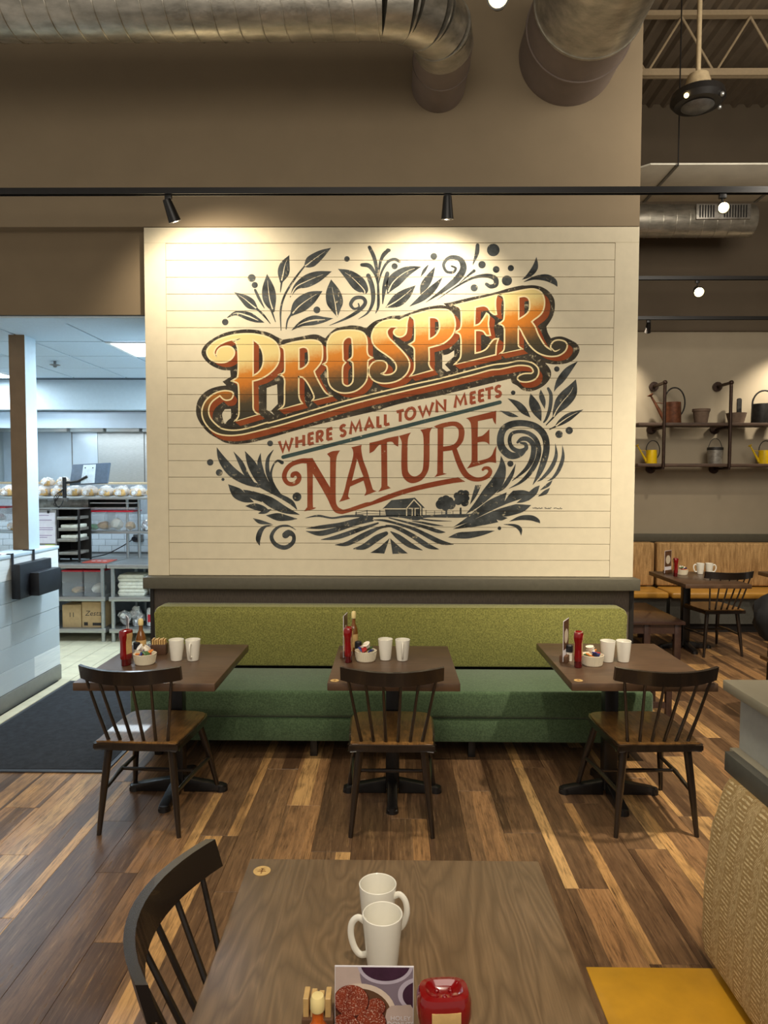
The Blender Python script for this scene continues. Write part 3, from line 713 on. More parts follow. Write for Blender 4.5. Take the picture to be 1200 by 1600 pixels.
# --- leaves and scrolls: (stroke, vein?)
SN = [0]
def S(s, name='leaf', vein=0, mat='mural_dark', closedcap=True):
    pts = cr([p for p, _ in parse(s)], 6); pts = [(p[0], p[1], max(.05, p[2])) for p in pts]
    SN[0] += 1; o = Art().ribbon(pts, .9+.11*(SN[0] % 9)).done(name, mat)
    if vein:
        n = len(pts); i0, i1 = int(n*.18), int(n*.98) if vein == 1 else int(n*.82)
        m = i1-i0; v = [(pts[i0+k][0], pts[i0+k][1], .35+1.9*(k/m if vein == 1 else math.sin(PI*k/m))) for k in range(m)]
        Art().ribbon(v, 2.2, caps=False).done('leaf_vein', 'mural_board', o)
    return o
LV = [(S1, '815,65,0 760,100,46 705,140,68 680,160,50 660,174,10', 1), (S1, '570,108,0 545,165,58 535,215,66 524,262,20', 1), (S1, '820,203,0 740,232,62 670,262,72 610,295,32 575,355,3', 1),
 (S1, '765,318,0 700,355,72 630,405,84 585,455,20', 1), (S1, '440,218,0 447,300,70 456,370,76 475,432,22', 1), (S1, '247,325,0 305,362,48 345,395,60 380,422,16', 1),
 (S1, '205,475,2 260,448,26 330,465,48 380,487,32 425,503,0', 2), (S1, '582,550,0 640,510,32 710,490,56 770,486,34 828,478,0', 2), (S1, '815,250,0 825,320,80 838,385,96 845,430,52 852,472,0', 1), (S1, '855,188,0 920,225,60 975,275,84 1010,315,50 1010,338,0', 1),
 (S2, '220,175,0 130,205,60 55,265,78 22,330,10', 1), (S2, '185,285,0 130,335,62 70,380,70 8,415,0', 1), (S2, '300,175,0 265,240,42 235,290,46 212,338,0', 0), (S2, '345,235,0 290,300,38 225,358,38 150,408,2', 0), (S2, '260,165,4 235,200,18 215,235,2', 0),
 (S2, '893,118,0 885,180,34 850,225,26 808,252,0', 0), (S2, '818,265,2 880,242,20 950,240,40 995,262,34 1015,292,3', 0), (S2, '548,50,22 543,100,24 520,165,3', 0), (S1, '370,312,14 395,365,16 425,420,3', 0), (S2, '20,215,24 2,300,26 -8,395,4', 0),
 (SB, '1070,35,0 960,135,76 870,250,84 815,335,36 792,392,0', 0), (SB, '1048,245,0 990,390,150 890,510,168 820,610,86 783,694,16', 1), (SB, '1135,600,0 1030,650,62 950,695,90 870,750,70 805,800,14', 1), (SB, '635,365,0 645,440,58 668,515,52 683,592,0', 0), (SB, '515,410,0 548,520,104 595,625,104 642,737,0', 0), (SB, '248,468,0 360,535,70 440,615,78 516,694,0', 0), (SB, '155,612,0 250,648,46 310,668,42 377,683,0', 0),
 (S4, '988,562,0 960,592,20 915,622,2', 0), (S4, '972,608,0 945,635,24 903,658,2', 0), (S4, '685,420,0 692,490,44 665,570,72 605,640,62 540,710,32 482,760,2', 0), (S4, '772,465,0 748,530,22 705,598,24 660,638,2', 0),
 (SC_, '0,838,0 100,820,56 200,815,62 330,795,42 440,775,0', 0), (SC_, '575,688,2 680,655,40 780,655,50 840,680,35 862,705,2', 0), (SC_, '520,715,2 620,725,25 675,760,36 685,822,0', 0),
 (S3, '145,370,0 175,440,42 235,515,56 320,570,42 390,600,14', 0), (S3, '243,395,0 285,460,28 320,530,26 360,575,8', 0), (S3, '310,392,0 350,470,50 400,560,50 465,625,30 505,650,8', 0), (S3, '403,402,0 397,470,28 430,560,24 490,635,10', 0), (S3, '478,385,2 445,440,20 445,520,24 480,600,22 520,650,10', 0),
 (S3, '212,587,0 260,635,62 310,670,48 362,692,2', 0), (S3, '300,620,2 350,650,40 410,690,4', 0), (S3, '355,628,2 450,685,54 540,735,42 630,765,2', 0), (S3, '312,715,0 370,718,38 430,740,28 390,758,4', 0), (S3, '390,758,4 430,748,22 465,735,4', 0), (S3, '435,770,2 500,778,44 560,786,30 617,790,2', 0), (S3, '358,787,2 400,808,24 468,820,2', 0), (S3, '398,948,0 388,910,28 402,862,28 430,835,14 475,825,2', 0)]
for o_, s_, v_ in LV: S(o_+s_, 'leaf', v_)
ST = [(S1, '660,172,8 600,250,12 545,340,12 520,430,11 522,550,4'), (S1, '526,262,12 518,325,4'), (S1, '585,450,12 560,490,10 552,540,6'), (S1, '465,430,12 490,500,4'), (S1, '378,420,12 420,460,12 460,510,3'),
 (S1, '1040,62,20 1070,130,22 1085,220,16 1088,300,4'), (S1, '1148,80,24 1110,130,18 1095,200,12 1088,260,4'), (S1, '995,165,20 1040,172,26 1075,225,14 1088,285,6'), (S2, '90,145,16 60,132,18 20,150,16 -15,210,12 -35,290,4'), (S2, '30,80,20 0,98,18 -20,140,12 -32,230,6'), (S1, '1090,270,12 1092,400,16 1075,450,3'), (S1, '1033,228,26 1057,300,28 1060,380,22 1030,445,12 975,482,2'),
 (S1, '805,520,2 900,480,14 975,435,22 1015,390,22 1000,358,20 955,360,22 930,395,20 950,422,14 978,412,10 975,392,8'),
 (S2, '245,385,2 350,312,24 430,245,40 465,185,38 445,132,30 385,122,22 350,160,18 365,203,16 405,208,16 420,185,14 395,172,10'), (S2, '310,370,2 420,295,10 520,242,14 600,228,24 650,245,30 655,280,28 625,292,24 600,278,20'), (S2, '440,275,3 490,230,10 528,200,18'),
 (SB, '785,690,22 700,780,12'), (SB, '810,798,20 740,832,12'), (SB, '722,352,30 755,430,42 745,580,42 705,700,32 672,748,18'),
 (S4, '840,375,4 800,412,28 740,418,42 692,375,44 682,320,42 700,265,40 750,235,38 820,230,36 890,250,38 938,300,40 952,370,38 938,445,38 910,520,28 872,590,3'),
 (S4, '782,342,14 808,322,24 845,325,28 875,362,30 868,435,30 830,500,22 750,568,3'), (S4, '800,345,10 828,352,20 830,380,24 790,393,26 750,372,24 735,330,22 750,290,20 800,278,20 850,290,24 890,325,26 908,385,28 895,450,28 855,520,26 800,575,16 732,612,2'),
 (S4, '1003,350,2 1008,420,20 980,490,24 930,550,16 897,572,2'), (S4, '1045,360,2 1048,430,20 1025,500,22 990,550,14 957,568,2'),
 (S3, '350,575,10 430,612,22 510,652,24 580,692,28 615,735,4'), (S3, '528,460,22 500,450,12 475,480,10 463,540,14 490,620,10'), (S3, '610,855,2 560,830,10 500,842,16 466,892,22 490,940,24 545,958,26 590,930,24 596,890,22 570,872,36 548,885,40')]
for o_, s_ in ST: S(o_+s_, 'scroll')
for o_, s_ in ((S1, '350,242,23 368,283,18 195,500,19 732,429,20 908,130,16'), (S2, '640,78,37 574,164,22 657,192,20 743,184,18 720,257,30 528,300,21 292,115,20 62,173,18 1012,775,16'), (SB, '313,402,26 850,890,44 970,845,43'), (S3, '458,348,17 107,459,19 160,519,20 182,559,9 615,661,26'), (S4, '740,467,18'), (SC_, '482,752,17')):
    for p, _ in parse(o_+s_): Art().dot(p[0], p[1], p[2], 1).done('dot', 'mural_dark')
def PO(s, name, mat='mural_dark', lay=1): return Art().poly([outline(s)], lay).done(name, mat)
PO(S4+'535,592c 570,592c 542,655 503,708c 518,650', 'leaf')
PO(SC_+'550,415c 530,500c 570,440 610,400c 700,395 760,410c 810,370 860,350c 830,430 760,490c 700,510 640,515c 690,475c 560,520 400,590 200,690 50,740c 150,670 300,550 400,480', 'feather')
PO(SC_+'45,760c 200,690 450,580 640,525c 780,535c 700,600 560,640 510,640c 560,655c 500,680 455,670c 470,695c 300,730 150,750', 'feather')
# --- field, barn, trees
for s_ in (S3+'665,785,2 740,772,12 820,785,10 900,775,14 1000,772,14', S3+'668,845,2 760,838,22 870,822,22 960,800,24 1050,785,26', S3+'668,862,2 750,875,30 850,852,28 960,820,18 1060,800,10',
           S3+'755,912,2 850,897,26 960,860,26 1090,815,10', S3+'838,942,2 910,935,26 1010,885,32 1100,842,16 1170,833,8', S3+'945,965,4 1010,952,34 1080,905,38 1138,875,24',
           SD+'385,440,8 450,485,44 550,555,46 655,598,4', SD+'340,385,6 430,405,30 560,470,40 700,560,42 795,590,4', SD+'240,340,6 330,345,20 450,375,20 600,425,30 800,525,40 920,548,4', SD+'370,322,8 520,360,18 680,402,28 790,438,30 850,445,3', SD+'560,350,4 650,362,16 740,380,18 832,390,2', SD+'600,325,8 750,345,12 905,350,2', SD+'0,368,22 90,345,26 150,320,30 205,312,16'):
    S(s_, 'furrow')
PO(SD+'375,495c 330,627c 210,620c 290,570', 'furrow'); PO(SD+'380,497c 450,560 530,625c 400,630c', 'furrow')
PO(SD+'60,303c 330,300 520,300 760,296 860,290 1000,290 1070,288c 1000,320 700,320 600,345 450,318 200,318c', 'field_ground')
PO(SD+'335,248c 655,240c 655,305c 345,305c', 'barn'); PO(SD+'315,245c 390,172c 590,150c 675,238c 520,240c', 'barn_roof', lay=1.3)
bl = Art()
for s_ in ('325,246,9 520,246,9', '520,305,9 520,242,9 583,168,9 640,228,9 640,302,9', '540,242,8 568,242,8 568,305,8', '592,305,8 592,242,8 625,242,8'):
    bl.ribbon([p for p, _ in parse(SD+s_)], 2, caps=False)
bl.done('barn_trim', 'mural_board')
for s_ in ('855,165,38 808,208,44 895,208,46 850,222,42 822,180,40 885,180,38', '985,120,38 950,135,32 1022,118,34 960,180,36 1015,192,36 1030,155,28 985,160,46'):
    a = Art(); k = 0
    for p, _ in parse(SD+s_): a.dot(p[0], p[1], p[2]*.93, 1+.06*k); k += 1
    tr = a.done('tree', 'mural_dark')
    x = 858 if '855,165' in s_ else 980
    Art().ribbon([p for p, _ in parse(SD+'%d,235,14 %d,300,18' % (x, x))], 1.5, caps=False).done('trunk', 'mural_dark', tr)
fe = Art()
for s_ in ('90,268,7 90,305,7', '183,255,7 183,305,7', '292,255,7 292,305,7', '80,282,4 190,262,4 345,272,4', '80,292,4 190,286,4 345,290,4', '685,255,5 685,300,5', '758,260,5 758,300,5', '820,265,5 820,300,5', '915,262,5 915,300,5', '680,278,3 900,278,3'):
    fe.ribbon([p for p, _ in parse(SD+s_)], 1.2, caps=False)
fe.done('fence', 'mural_dark')
sg = Art(); random.seed(3)
for x0, x1 in ((832, 848), (850.5, 862), (865, 879)):
    pts = []; x = x0
    while x < x1: pts.append((x, 794+random.uniform(-1.1, 1.1), .8)); x += .7
    sg.ribbon(pts, 1, caps=False)
sg.done('signature', 'mural_dark')
# ------------------------------------------------------------------ green banquette
t = T('banquette', 'long green banquette with lime olive back under the painted mural', 'bench', (0, 4.4, 0))
def rrect(x0, x1, z0, z1, r, top=True, n=5):
    p = []
    for (cx, cz, a0) in (((x0+r), z1-r, PI), ((x1-r), z1-r, PI/2)):
        for k in range(n+1): a = a0-(PI/2)*k/n; p.append((cx+r*math.cos(a), cz+r*math.sin(a)))
    return p+[(x1, z0), (x0, z0)]
B().prism(rrect(-1.575, 1.555, .44, .838, .045), 4.535, 4.685, 'y', .018).build('back_cushion', 'olive_fabric', t, world=True)
B().box((-1.555, 4.03, .27), (1.548, 4.54, .432), .022, 3).build('seat_cushion', 'green_fabric', t, world=True)
B().box((-1.548, 4.042, .125), (1.54, 4.6, .268), .008).build('seat_base', 'green_fabric', t, world=True)
for x in (-1.42, -.47, .49, 1.42):
    for y in (4.15, 4.52): B().box((x-.022, y-.022, 0), (x+.022, y+.022, .126), .003).build('leg', 'black_metal', t, world=True)

# ------------------------------------------------------------------ spindle chair (origin on the floor between its feet, sitter faces +Y)
def make_chair(label):
    t = T('spindle_chair', label, 'chair', (0, 0, 0), 0)
    out = [(-.165, -.27), (.165, -.27), (.20, -.235), (.212, .10), (.19, .165), (.13, .19), (-.13, .19), (-.19, .165), (-.212, .10), (-.20, -.235)]
    pts = cr([p for p in out], 4, True)
    B().prism([(x*.955, y*.955-.002) for x, y in pts], .4505, .4575, 'z', .003).build('seat', 'seat_wood', t)
    B().prism(pts, .418, .450, 'z', .008).build('seat_frame', 'dark_wood', t)
    for s in (-1, 1):
        B().tube([(s*.150, -.215, .43), (s*.172, -.232, .22), (s*.193, -.248, .0)], [.019, .017, .011], 12).build('leg', 'dark_wood', t)
        B().tube([(s*.165, .12, .43), (s*.20, .19, .22), (s*.232, .248, .0)], [.019, .017, .011], 12).build('leg', 'dark_wood', t)
        B().tube([(s*.174, -.234, .205), (s*.190, -.02, .215), (s*.203, .196, .205)], [.009, .012, .009], 10).build('stretcher', 'dark_wood', t)
    B().tube([(-.189, .0, .215), (0, 0, .215), (.189, .0, .215)], [.008, .011, .008], 10).build('stretcher', 'dark_wood', t)
    # bowed top rail
    n = 16; r0 = []; b = B(); rings = []
    for i in range(n+1):
        u = -1+2*i/n; x = .236*u; y = -.40+.085*u*u; tilt = .035; h0, h1 = .762+.006*u*u, .829+.004*u*u
        rings.append([b.bm.verts.new(q) for q in ((x, y-.010-tilt*.2, h1), (x, y+.012-tilt*.2, h1), (x, y+.012+tilt*.2+.004, h0), (x, y-.010+tilt*.2+.004, h0))])
    for a, c in zip(rings, rings[1:]):
        for k in range(4): b.bm.faces.new((a[k], a[(k+1) % 4], c[(k+1) % 4], c[k]))
    b.bm.faces.new(rings[0]); b.bm.faces.new(rings[-1][::-1])
    es = [e for e in b.bm.edges if e.calc_face_angle(0) > .8]; bmesh.ops.bevel(b.bm, geom=es, offset=.004, segments=2, affect='EDGES', profile=.5)
    b.build('top_rail', 'rail_wood', t)
    for i in range(6):
        k = (i-2.5); xb = k*.056; xt = k*.079; u = xt/.236
        B().tube([(xb, -.235, .44), ((xb+xt)/2, (-.235-.396+.085*u*u)/2, .60), (xt, -.392+.085*u*u, .768)], [.0085, .0075, .0065], 8).build('spindle', 'dark_wood', t)
    return t
ch = make_chair('dark spindle back chair at the left table below the mural'); ch.location = (-1.175, 3.42, 0); ch.rotation_euler = (0, 0, math.radians(-3))
G = 'spindle chairs'
ch['group'] = G
dup(ch, (.004, 3.425, 0), 0, 'dark spindle back chair at the middle table, squarely in front of the banquette')
dup(ch, (1.245, 3.45, 0), math.radians(2), 'dark spindle back chair at the right table nearest the partition')
dup(ch, (-.10, 1.358, 0), math.radians(-89), 'dark spindle back chair cut off at the bottom left, beside the foreground table')
dup(ch, (3.14, 6.81, 0), math.radians(6), 'small distant spindle chair in the back room beside the tan banquette')

# ------------------------------------------------------------------ tables
def make_table(label, x0, x1, y0, y1, top='table_wood_red', base=None, inlay=None, name='dining_table'):
    cx, cy = base or ((x0+x1)/2, (y0+y1)/2)
    t = T(name, label, 'table', (cx, cy, 0))
    B().box((x0, y0, .712), (x1, y1, .75), .004, 2).build('table_top', top, t, world=True)
    B().box((cx-.12, cy-.12, .70), (cx+.12, cy+.12, .7118)).build('mounting_plate', 'cast_iron', t, world=True)
    B().box((cx-.036, cy-.036, .03), (cx+.036, cy+.036, .70), .006).build('column', 'cast_iron', t, world=True)
    for k in range(4):
        M = Matrix.Rotation(k*PI/2, 4, 'Z')
        b = B(); b.prism([(.034, .0), (.255, .0), (.262, .018), (.24, .036), (.034, .075)], -.026, .026, 'y', .006)
        b.cyl((.235, 0, 0), (.235, 0, .03), .032, .028)
        b._x(b.bm.verts[:], Matrix.Translation((cx, cy, 0)) @ M)
        b.build('foot_arm', 'cast_iron', t, world=True)
    if inlay:
        o = B().cyl((inlay[0], inlay[1], .7495), (inlay[0], inlay[1], .7508), .0205, n=28).build('inlay_disc', 'inlay_wood', t, world=True, label='round pale wood token set into the corner')
        m = B(); m.box((inlay[0]-.0015, inlay[1]-.012, .7508), (inlay[0]+.0015, inlay[1]+.010, .7512))
        for k in range(3):
            y = inlay[1]+.009-k*.006; w_ = .004+.003*k; m.box((inlay[0]-w_, y-.0012, .7508), (inlay[0]+w_, y+.0012, .7512))
        m.build('token_mark', 'inlay_mark', o, world=True)
    return t
make_table('brown wooden table at the left end of the green banquette', -1.458, -.805, 3.105, 3.857, base=(-1.15, 3.66))
make_table('brown wooden table in the middle of the green banquette', -.294, .317, 3.128, 3.845, base=(.008, 3.66), inlay=(-.262, 3.165))
make_table('brown wooden table at the right end of the green banquette', .830, 1.502, 3.147, 3.925, base=(1.17, 3.66), inlay=(.872, 3.19))
make_table('large wood grained table in the foreground with a pale round corner token', -.345, .362, .42, 1.655, 'table_wood', base=(.01, .98), inlay=(-.306, 1.600))
make_table('small distant table in front of the tan banquette', 2.645, 3.24, 6.21, 7.10, base=(2.95, 6.92))
make_table('edge of a dark table at the right edge in front of the tan banquette', 3.78, 4.5, 6.30, 7.14, base=(4.2, 6.92))

# ------------------------------------------------------------------ mugs
def make_mug(label):
    t = T('mug', label, 'mug', (0, 0, 0))
    B().lathe([(0, 0), (.024, 0), (.027, .002), (.0295, .02), (.0345, .07), (.0372, .103), (.0372, .105), (.0360, .1058), (.0348, .105), (.0345, .10), (.032, .068), (.0265, .012), (.024, .007), (0, .006)], n=36).build('cup', 'mug_white', t)
    pts = cr([(.0335, 0, .086), (.046, 0, .092), (.0575, 0, .080), (.060, 0, .058), (.053, 0, .034), (.042, 0, .022), (.0295, 0, .024)], 5)
    B().tube(pts, .0062, 10, flat=.75).build('handle', 'mug_white', t)
    return t
mg = make_mug('white mug with its handle to the left, nearer one on the foreground table'); mg['group'] = 'mugs'
mg.location = (-.015, 1.275, .7502); mg.scale = (1.03, 1.03, 1.03); mg.rotation_euler = (0, 0, math.radians(170))
dup(mg, (-.026, 1.372, .7502), math.radians(-18), 'white mug with its handle to the right, behind the nearer one on the foreground table')
def at(px, py, z=.75): return P(px, py, Z=z)
for px, py, rz, lab in ((273, 1034, 75, 'left white mug on the left table'), (299, 1034, -90, 'white mug on the left table with its handle facing the viewer'),
                        (602, 1033, 75, 'left white mug on the middle table'), (629, 1034, -90, 'white mug on the middle table with its handle facing the viewer'),
                        (952, 1036, 100, 'left white mug of the touching pair on the right table'), (977, 1036, 80, 'right white mug of the touching pair on the right table'),
                        (1096, 897.5, 170, 'left tiny white mug on the distant back room table'), (1110, 897.5, -20, 'right tiny white mug on the distant back room table')):
    p = at(px, py); dup(mg, (p.x, p.y+.03, .7502), math.radians(rz), lab)

# ------------------------------------------------------------------ ketchup bottles (stand on the cap, broad end up)
def make_ketchup(label):
    t = T('ketchup_bottle', label, 'bottle', (0, 0, 0))
    b = B(); secs = [(.030, .020, .034), (.034, .022, .045), (.034, .022, .06), (.033, .0205, .09), (.033, .0205, .125), (.038, .026, .150), (.0375, .0255, .172), (.034, .023, .181), (.026, .017, .1825)]
    b2 = []
    n = 28
    for a, c, z in secs:
        ring = []
        for k in range(n):
            th = 2*PI*k/n; cs, sn = math.cos(th), math.sin(th); e = .62
            ring.append(b.bm.verts.new((a*abs(cs)**e*(1 if cs > 0 else -1), c*abs(sn)**e*(1 if sn > 0 else -1), z)))
        b2.append(ring)
    for A_, B_ in zip(b2, b2[1:]):
        for k in range(n): b.bm.faces.new((A_[k], A_[(k+1) % n], B_[(k+1) % n], B_[k]))
    b.bm.faces.new(b2[0][::-1]); 
    b3 = [b.bm.verts.new((v.co.x*.72, v.co.y*.72, .1765)) for v in b2[-1]]
    for k in range(n): b.bm.faces.new((b2[-1][k], b2[-1][(k+1) % n], b3[(k+1) % n], b3[k]))
    cv = b.bm.verts.new((0, 0, .1735))
    for k in range(n): b.bm.faces.new((b3[k], b3[(k+1) % n], cv))
    for k in range(3): b.blob((.011*math.cos(2.1*k+.5), .008*math.sin(2.1*k+.5), .176), .0035, amp=0)
    b.build('body', 'ketchup_red', t)
    B().lathe([(0, 0), (.027, 0), (.030, .003), (.030, .034), (0, .036)], sy=.72, n=28).build('cap', 'ketchup_dark', t)
    for s in (-1, 1):
        pr = [(.0226, .062), (.0208, .09), (.0208, .125), (.0264, .150), (.0262, .166)]
        B().prism([(s*y, z) for y, z in pr]+[(s*(y-.004), z) for y, z in reversed(pr)], -.020, .020, 'x').build('label_sticker', 'label_tan', t)
    return t
kt = make_ketchup('red ketchup bottle standing on the foreground table beside the menu card'); kt['group'] = 'ketchup bottles'
kt.location = (.079, .985, .7502); kt.rotation_euler = (0, 0, math.radians(4)); kt.scale = (1.05, 1.1, 1.0)
for px, py, rz, lab in ((195, 1041, 70, 'red ketchup bottle on the left table'), (544, 1036, 85, 'red ketchup bottle on the middle table in front of a thin card'), (905, 1044, 70, 'red ketchup bottle on the right table'), (1056.5, 901, 80, 'tiny red ketchup bottle on the distant back room table')):
    p = at(px, py); o = dup(kt, (p.x, p.y+.02, .7502), math.radians(rz), lab); o.scale = (.95, .9, .98)

# ------------------------------------------------------------------ condiment bowls
def pack(kind, col, t, c, r, rot):
    b = B(); M = Matrix.Translation(c) @ Matrix.Rotation(rot[0], 4, 'X') @ Matrix.Rotation(rot[1], 4, 'Y') @ Matrix.Rotation(rot[2], 4, 'Z')
    if kind == 'creamer': b.lathe([(0, 0), (.010, 0), (.0145, .018), (.018, .019), (.018, .020), (0, .0205)], n=14, M=M)
    else: b.box((-.018, -.013, -.004), (.018, .013, .004), .003, 1, M=M)
    return b.build(kind, col, t)
def bowl(label, px, py, seed):
    p = at(px, py); t = T('condiment_bowl', label, 'bowl', (p.x, p.y+.05, .7502), 0, 'condiment bowls'); t.scale = (1.12, 1.12, 1.1)
    B().lathe([(0, 0), (.040, 0), (.043, .003), (.050, .044), (.051, .048), (.049, .049), (.047, .046), (.040, .008), (0, .006)], n=36).build('dish', 'bowl_cream', t)
    ribs = B()
    for k in range(36):
        a = 2*PI*k/36; ribs.cyl((.0432*math.cos(a), .0432*math.sin(a), .006), (.0494*math.cos(a), .0494*math.sin(a), .041), .0012, n=5)
    ribs.build('fluting', 'bowl_cream', t)
    random.seed(seed)
    cols = ['packet_blue', 'creamer_white', 'packet_orange', 'packet_red', 'creamer_white', 'packet_blue', 'packet_orange', 'creamer_white', 'packet_green']
    for k in range(9):
        a = 2.4*k+seed; r = .006+.025*((k*37 % 10)/10); z = .036+.022*(1-r/.035)+.007*(k//3)
        c = cols[(k+seed) % 9]
        pack('creamer' if c == 'creamer_white' else 'jam_packet', c, t, (r*math.cos(a), r*math.sin(a), z), 0, (random.uniform(-.7, .7), random.uniform(-.7, .7), random.uniform(0, 3)))
    return t
bowl('white fluted bowl of creamers and jam packets on the left table', 221, 1041, 1)
bowl('white fluted bowl of creamers and jam packets on the middle table', 571, 1036, 4)
bowl('white fluted bowl of creamers and jam packets on the right table', 930, 1043, 7)
bowl('tiny white bowl of packets on the distant back room table', 1069, 899, 2)

# ------------------------------------------------------------------ menu cards in wooden blocks
def card(label, loc, rz, w_, h, tilt=0, seed=0, full=False):
    t = T('menu_card', label, 'menu', loc, rz, 'menu cards')
    bb = B(); bb.box((-w_*.45, -.020, 0), (w_*.45, -.003, .035), .002).box((-w_*.45, .003, 0), (w_*.45, .020, .035), .002).box((-w_*.45, -.003, 0), (w_*.45, .003, .006)); bb.build('holder', 'holder_wood', t)
    cd_ = B().box((-w_/2, -.0012, .006), (w_/2, .0012, h)).build('card', 'paper', t)
    if not full:
        random.seed(seed)
        for s in (-1, 1):
            y = s*.0016
            B().box((-w_/2+.003, y-.0003, h*.3), (w_/2-.003, y+.0003, h-.003)).build('photo_print', 'menu_brown', cd_)
            B().cyl((0, y-s*.0006, h*.6), (0, y+s*.0006, h*.6), w_*.34, n=20).build('photo_print', 'menu_plate', cd_)
            B().blob((0, y, h*.6), w_*.2, (1, .02, 1), .2).build('photo_print', 'menu_food', cd_)
    return t, cd_
plain('menu_brown', (96, 66, 46), .4, var=.3, vs=30); plain('menu_plate', (214, 200, 178), .5); plain('menu_food', (150, 74, 34), .5, var=.4, vs=90)
plain('menu_purple', (132, 118, 132), .5, var=.12, vs=12); plain('menu_cloth', (196, 176, 166), .5, var=.1, vs=20); plain('jam_purple', (62, 34, 58), .25, var=.3, vs=40)
plain('glass_rim', (190, 180, 196), .3); plain('bowl_rim', (222, 204, 186), .4)
plain('donut_rim', (70, 22, 14), .5, var=.2)
def donut():
    m = N('donut'); p = m.pos(); a = m.noise(p, 420, 3, .7); b = m.noise(p, 60, 3)
    c = m.mix(m.rng(b, .3, .7), lin((112, 34, 18)), lin((156, 62, 32))); c = m.mix(m.rng(a, .54, .66), c, lin((226, 190, 170))); m.col(c); m.rough(.5)
donut()
p = at(190, 1030); card('menu card leaning behind the ketchup bottle on the left table', (p.x+.015, p.y+.045, .7502), math.radians(-62), .10, .215, seed=1)
p = at(534, 1030); card('menu card seen edge on behind the middle ketchup bottle', (p.x+.015, p.y+.055, .7502), math.radians(82), .10, .225, seed=2)
p = at(884, 1036); card('menu card with food photo standing on the right table', (p.x+.01, p.y+.045, .7502), math.radians(62), .11, .215, seed=3)
p = at(1047, 897); card('tiny menu card on the distant back room table', (p.x, p.y+.06, .7502), math.radians(40), .13, .23, seed=4)
# the big foreground card with doughnut photograph
cw, chh = .128, .1428
t, cd0 = card('tall menu card with a photo of sugared doughnuts on the foreground table', (-.026, 1.085, .7502), 0, cw, chh, full=True)
def cp(u, v): return (-cw/2+u*cw, chh-v*cw)      # card picture units: 0..1 across, down in card widths
CY = -.0014
def cpoly(pts, lay, mat, name='photo_print'):
    f = [cp(*q) for q in pts]; f = [(min(max(a, -cw/2+.001), cw/2-.001), min(max(b_, .037), chh-.001)) for a, b_ in f]
    return B().prism(f, CY-.00012*lay, CY-.00012*lay+.0001, 'y').build(name, mat, cd0)
def circ(cx, cy, r, ry=None, n=40): return [(cx+r*math.cos(2*PI*k/n), cy+(ry or r)*math.sin(2*PI*k/n)) for k in range(n)]
cpoly([(0, 0), (1, 0), (1, 1), (0, 1)], 1, 'menu_purple')
cpoly(cr([(0, 0), (.30, 0), (.32, .12), (.36, .26), (.5, .34), (.2, .4), (0, .36)], 4, True), 2, 'menu_cloth')
cpoly(circ(.64, -.02, .35, .25), 3, 'glass_rim'); cpoly(circ(.64, -.03, .31, .215), 4, 'jam_purple')
cpoly(circ(1.06, .36, .26, .22), 3, 'glass_rim'); cpoly(circ(1.07, .37, .21, .18), 4, 'jam_purple')
cpoly(circ(.32, .62, .46, .40), 5, 'bowl_rim'); cpoly(circ(.31, .64, .41, .355), 6, 'menu_brown')
cpoly(cr([(.66, .56), (.85, .5), (1, .54), (1, 1), (.66, 1)], 3, True), 7, 'menu_cloth')
for k, (a, b_, r_) in enumerate(((.52, .52, .12), (.21, .44, .215), (.46, .72, .185), (.13, .78, .18), (.30, .92, .15))): cpoly(circ(a, b_+.012, r_+.014, r_*.95+.012), 8+2*k, 'donut_rim'), cpoly(circ(a, b_, r_, r_*.95), 9+2*k, 'donut')
for k, s_ in enumerate(('HOLEY', 'DONUTS')):
    q = cp(.835, .655+.075*k)
    text_mesh(s_, .0105, 'paper', 'photo_lettering', cd0, Matrix.Translation((q[0], CY-.0036, q[1])) @ Matrix.Rotation(PI/2, 4, 'X'), .00005)
# ------------------------------------------------------------------ sauce bottles, salt and pepper, packet boxes
def sauce(label, loc, col='glass_amber'):
    t = T('hot_sauce_bottle', label, 'bottle', loc, 0, 'hot sauce bottles')
    B().lathe([(0, 0), (.020, 0), (.0215, .003), (.0215, .075), (.016, .092), (.009, .105), (.0085, .125), (0, .126)], n=24).build('body', col, t)
    B().lathe([(.0219, .018), (.0222, .019), (.0222, .066), (.0219, .067)], n=24).build('label_sticker', 'label_tan', t)
    B().lathe([(0, .125), (.0105, .125), (.0115, .128), (.0115, .143), (.009, .150), (0, .1525)], n=20).build('cap', 'cap_cream', t)
    return t
sauce('small sauce bottle with a cream cap at the bottom edge, left of the doughnut card', (-.112, 1.03, .7502), 'sauce_orange')
p = at(214, 1030); o = sauce('amber sauce bottle with a cream cap on the left table', (p.x, p.y+.06, .7502)); o.scale = (1.2, 1.2, 1.32)
p = at(551, 1025); o = sauce('sauce bottle with a cream cap hidden behind the middle ketchup bottle', (p.x, p.y+.10, .7502)); o.scale = (1.1, 1.1, 1.45)
o_s = [q for q in C.objects if q.name == 'hot_sauce_bottle'][0]; o_s.scale = (1, 1, .9)
t = T('sugar_caddy', 'pale packet holder behind the sauce bottle at the bottom edge', 'holder', (-.118, 1.10, .7502))
B().box((-.026, -.02, 0), (.026, .02, .055), .003).build('box', 'holder_wood', t)
for k in range(4): B().box((-.024+.012*k, -.014, .02), (-.015+.012*k, .014, .086-.003*(k % 3)), .001, 1).build('sugar_packet', 'label_tan', t)
t = T('packet_caddy', 'dark wooden box of beige sugar packets behind the bowl on the left table', 'holder', (at(238, 1030).x, at(238, 1030).y+.11, .7502), .1)
B().box((-.04, -.028, 0), (.04, .028, .055), .003).build('box', 'rack_wood', t)
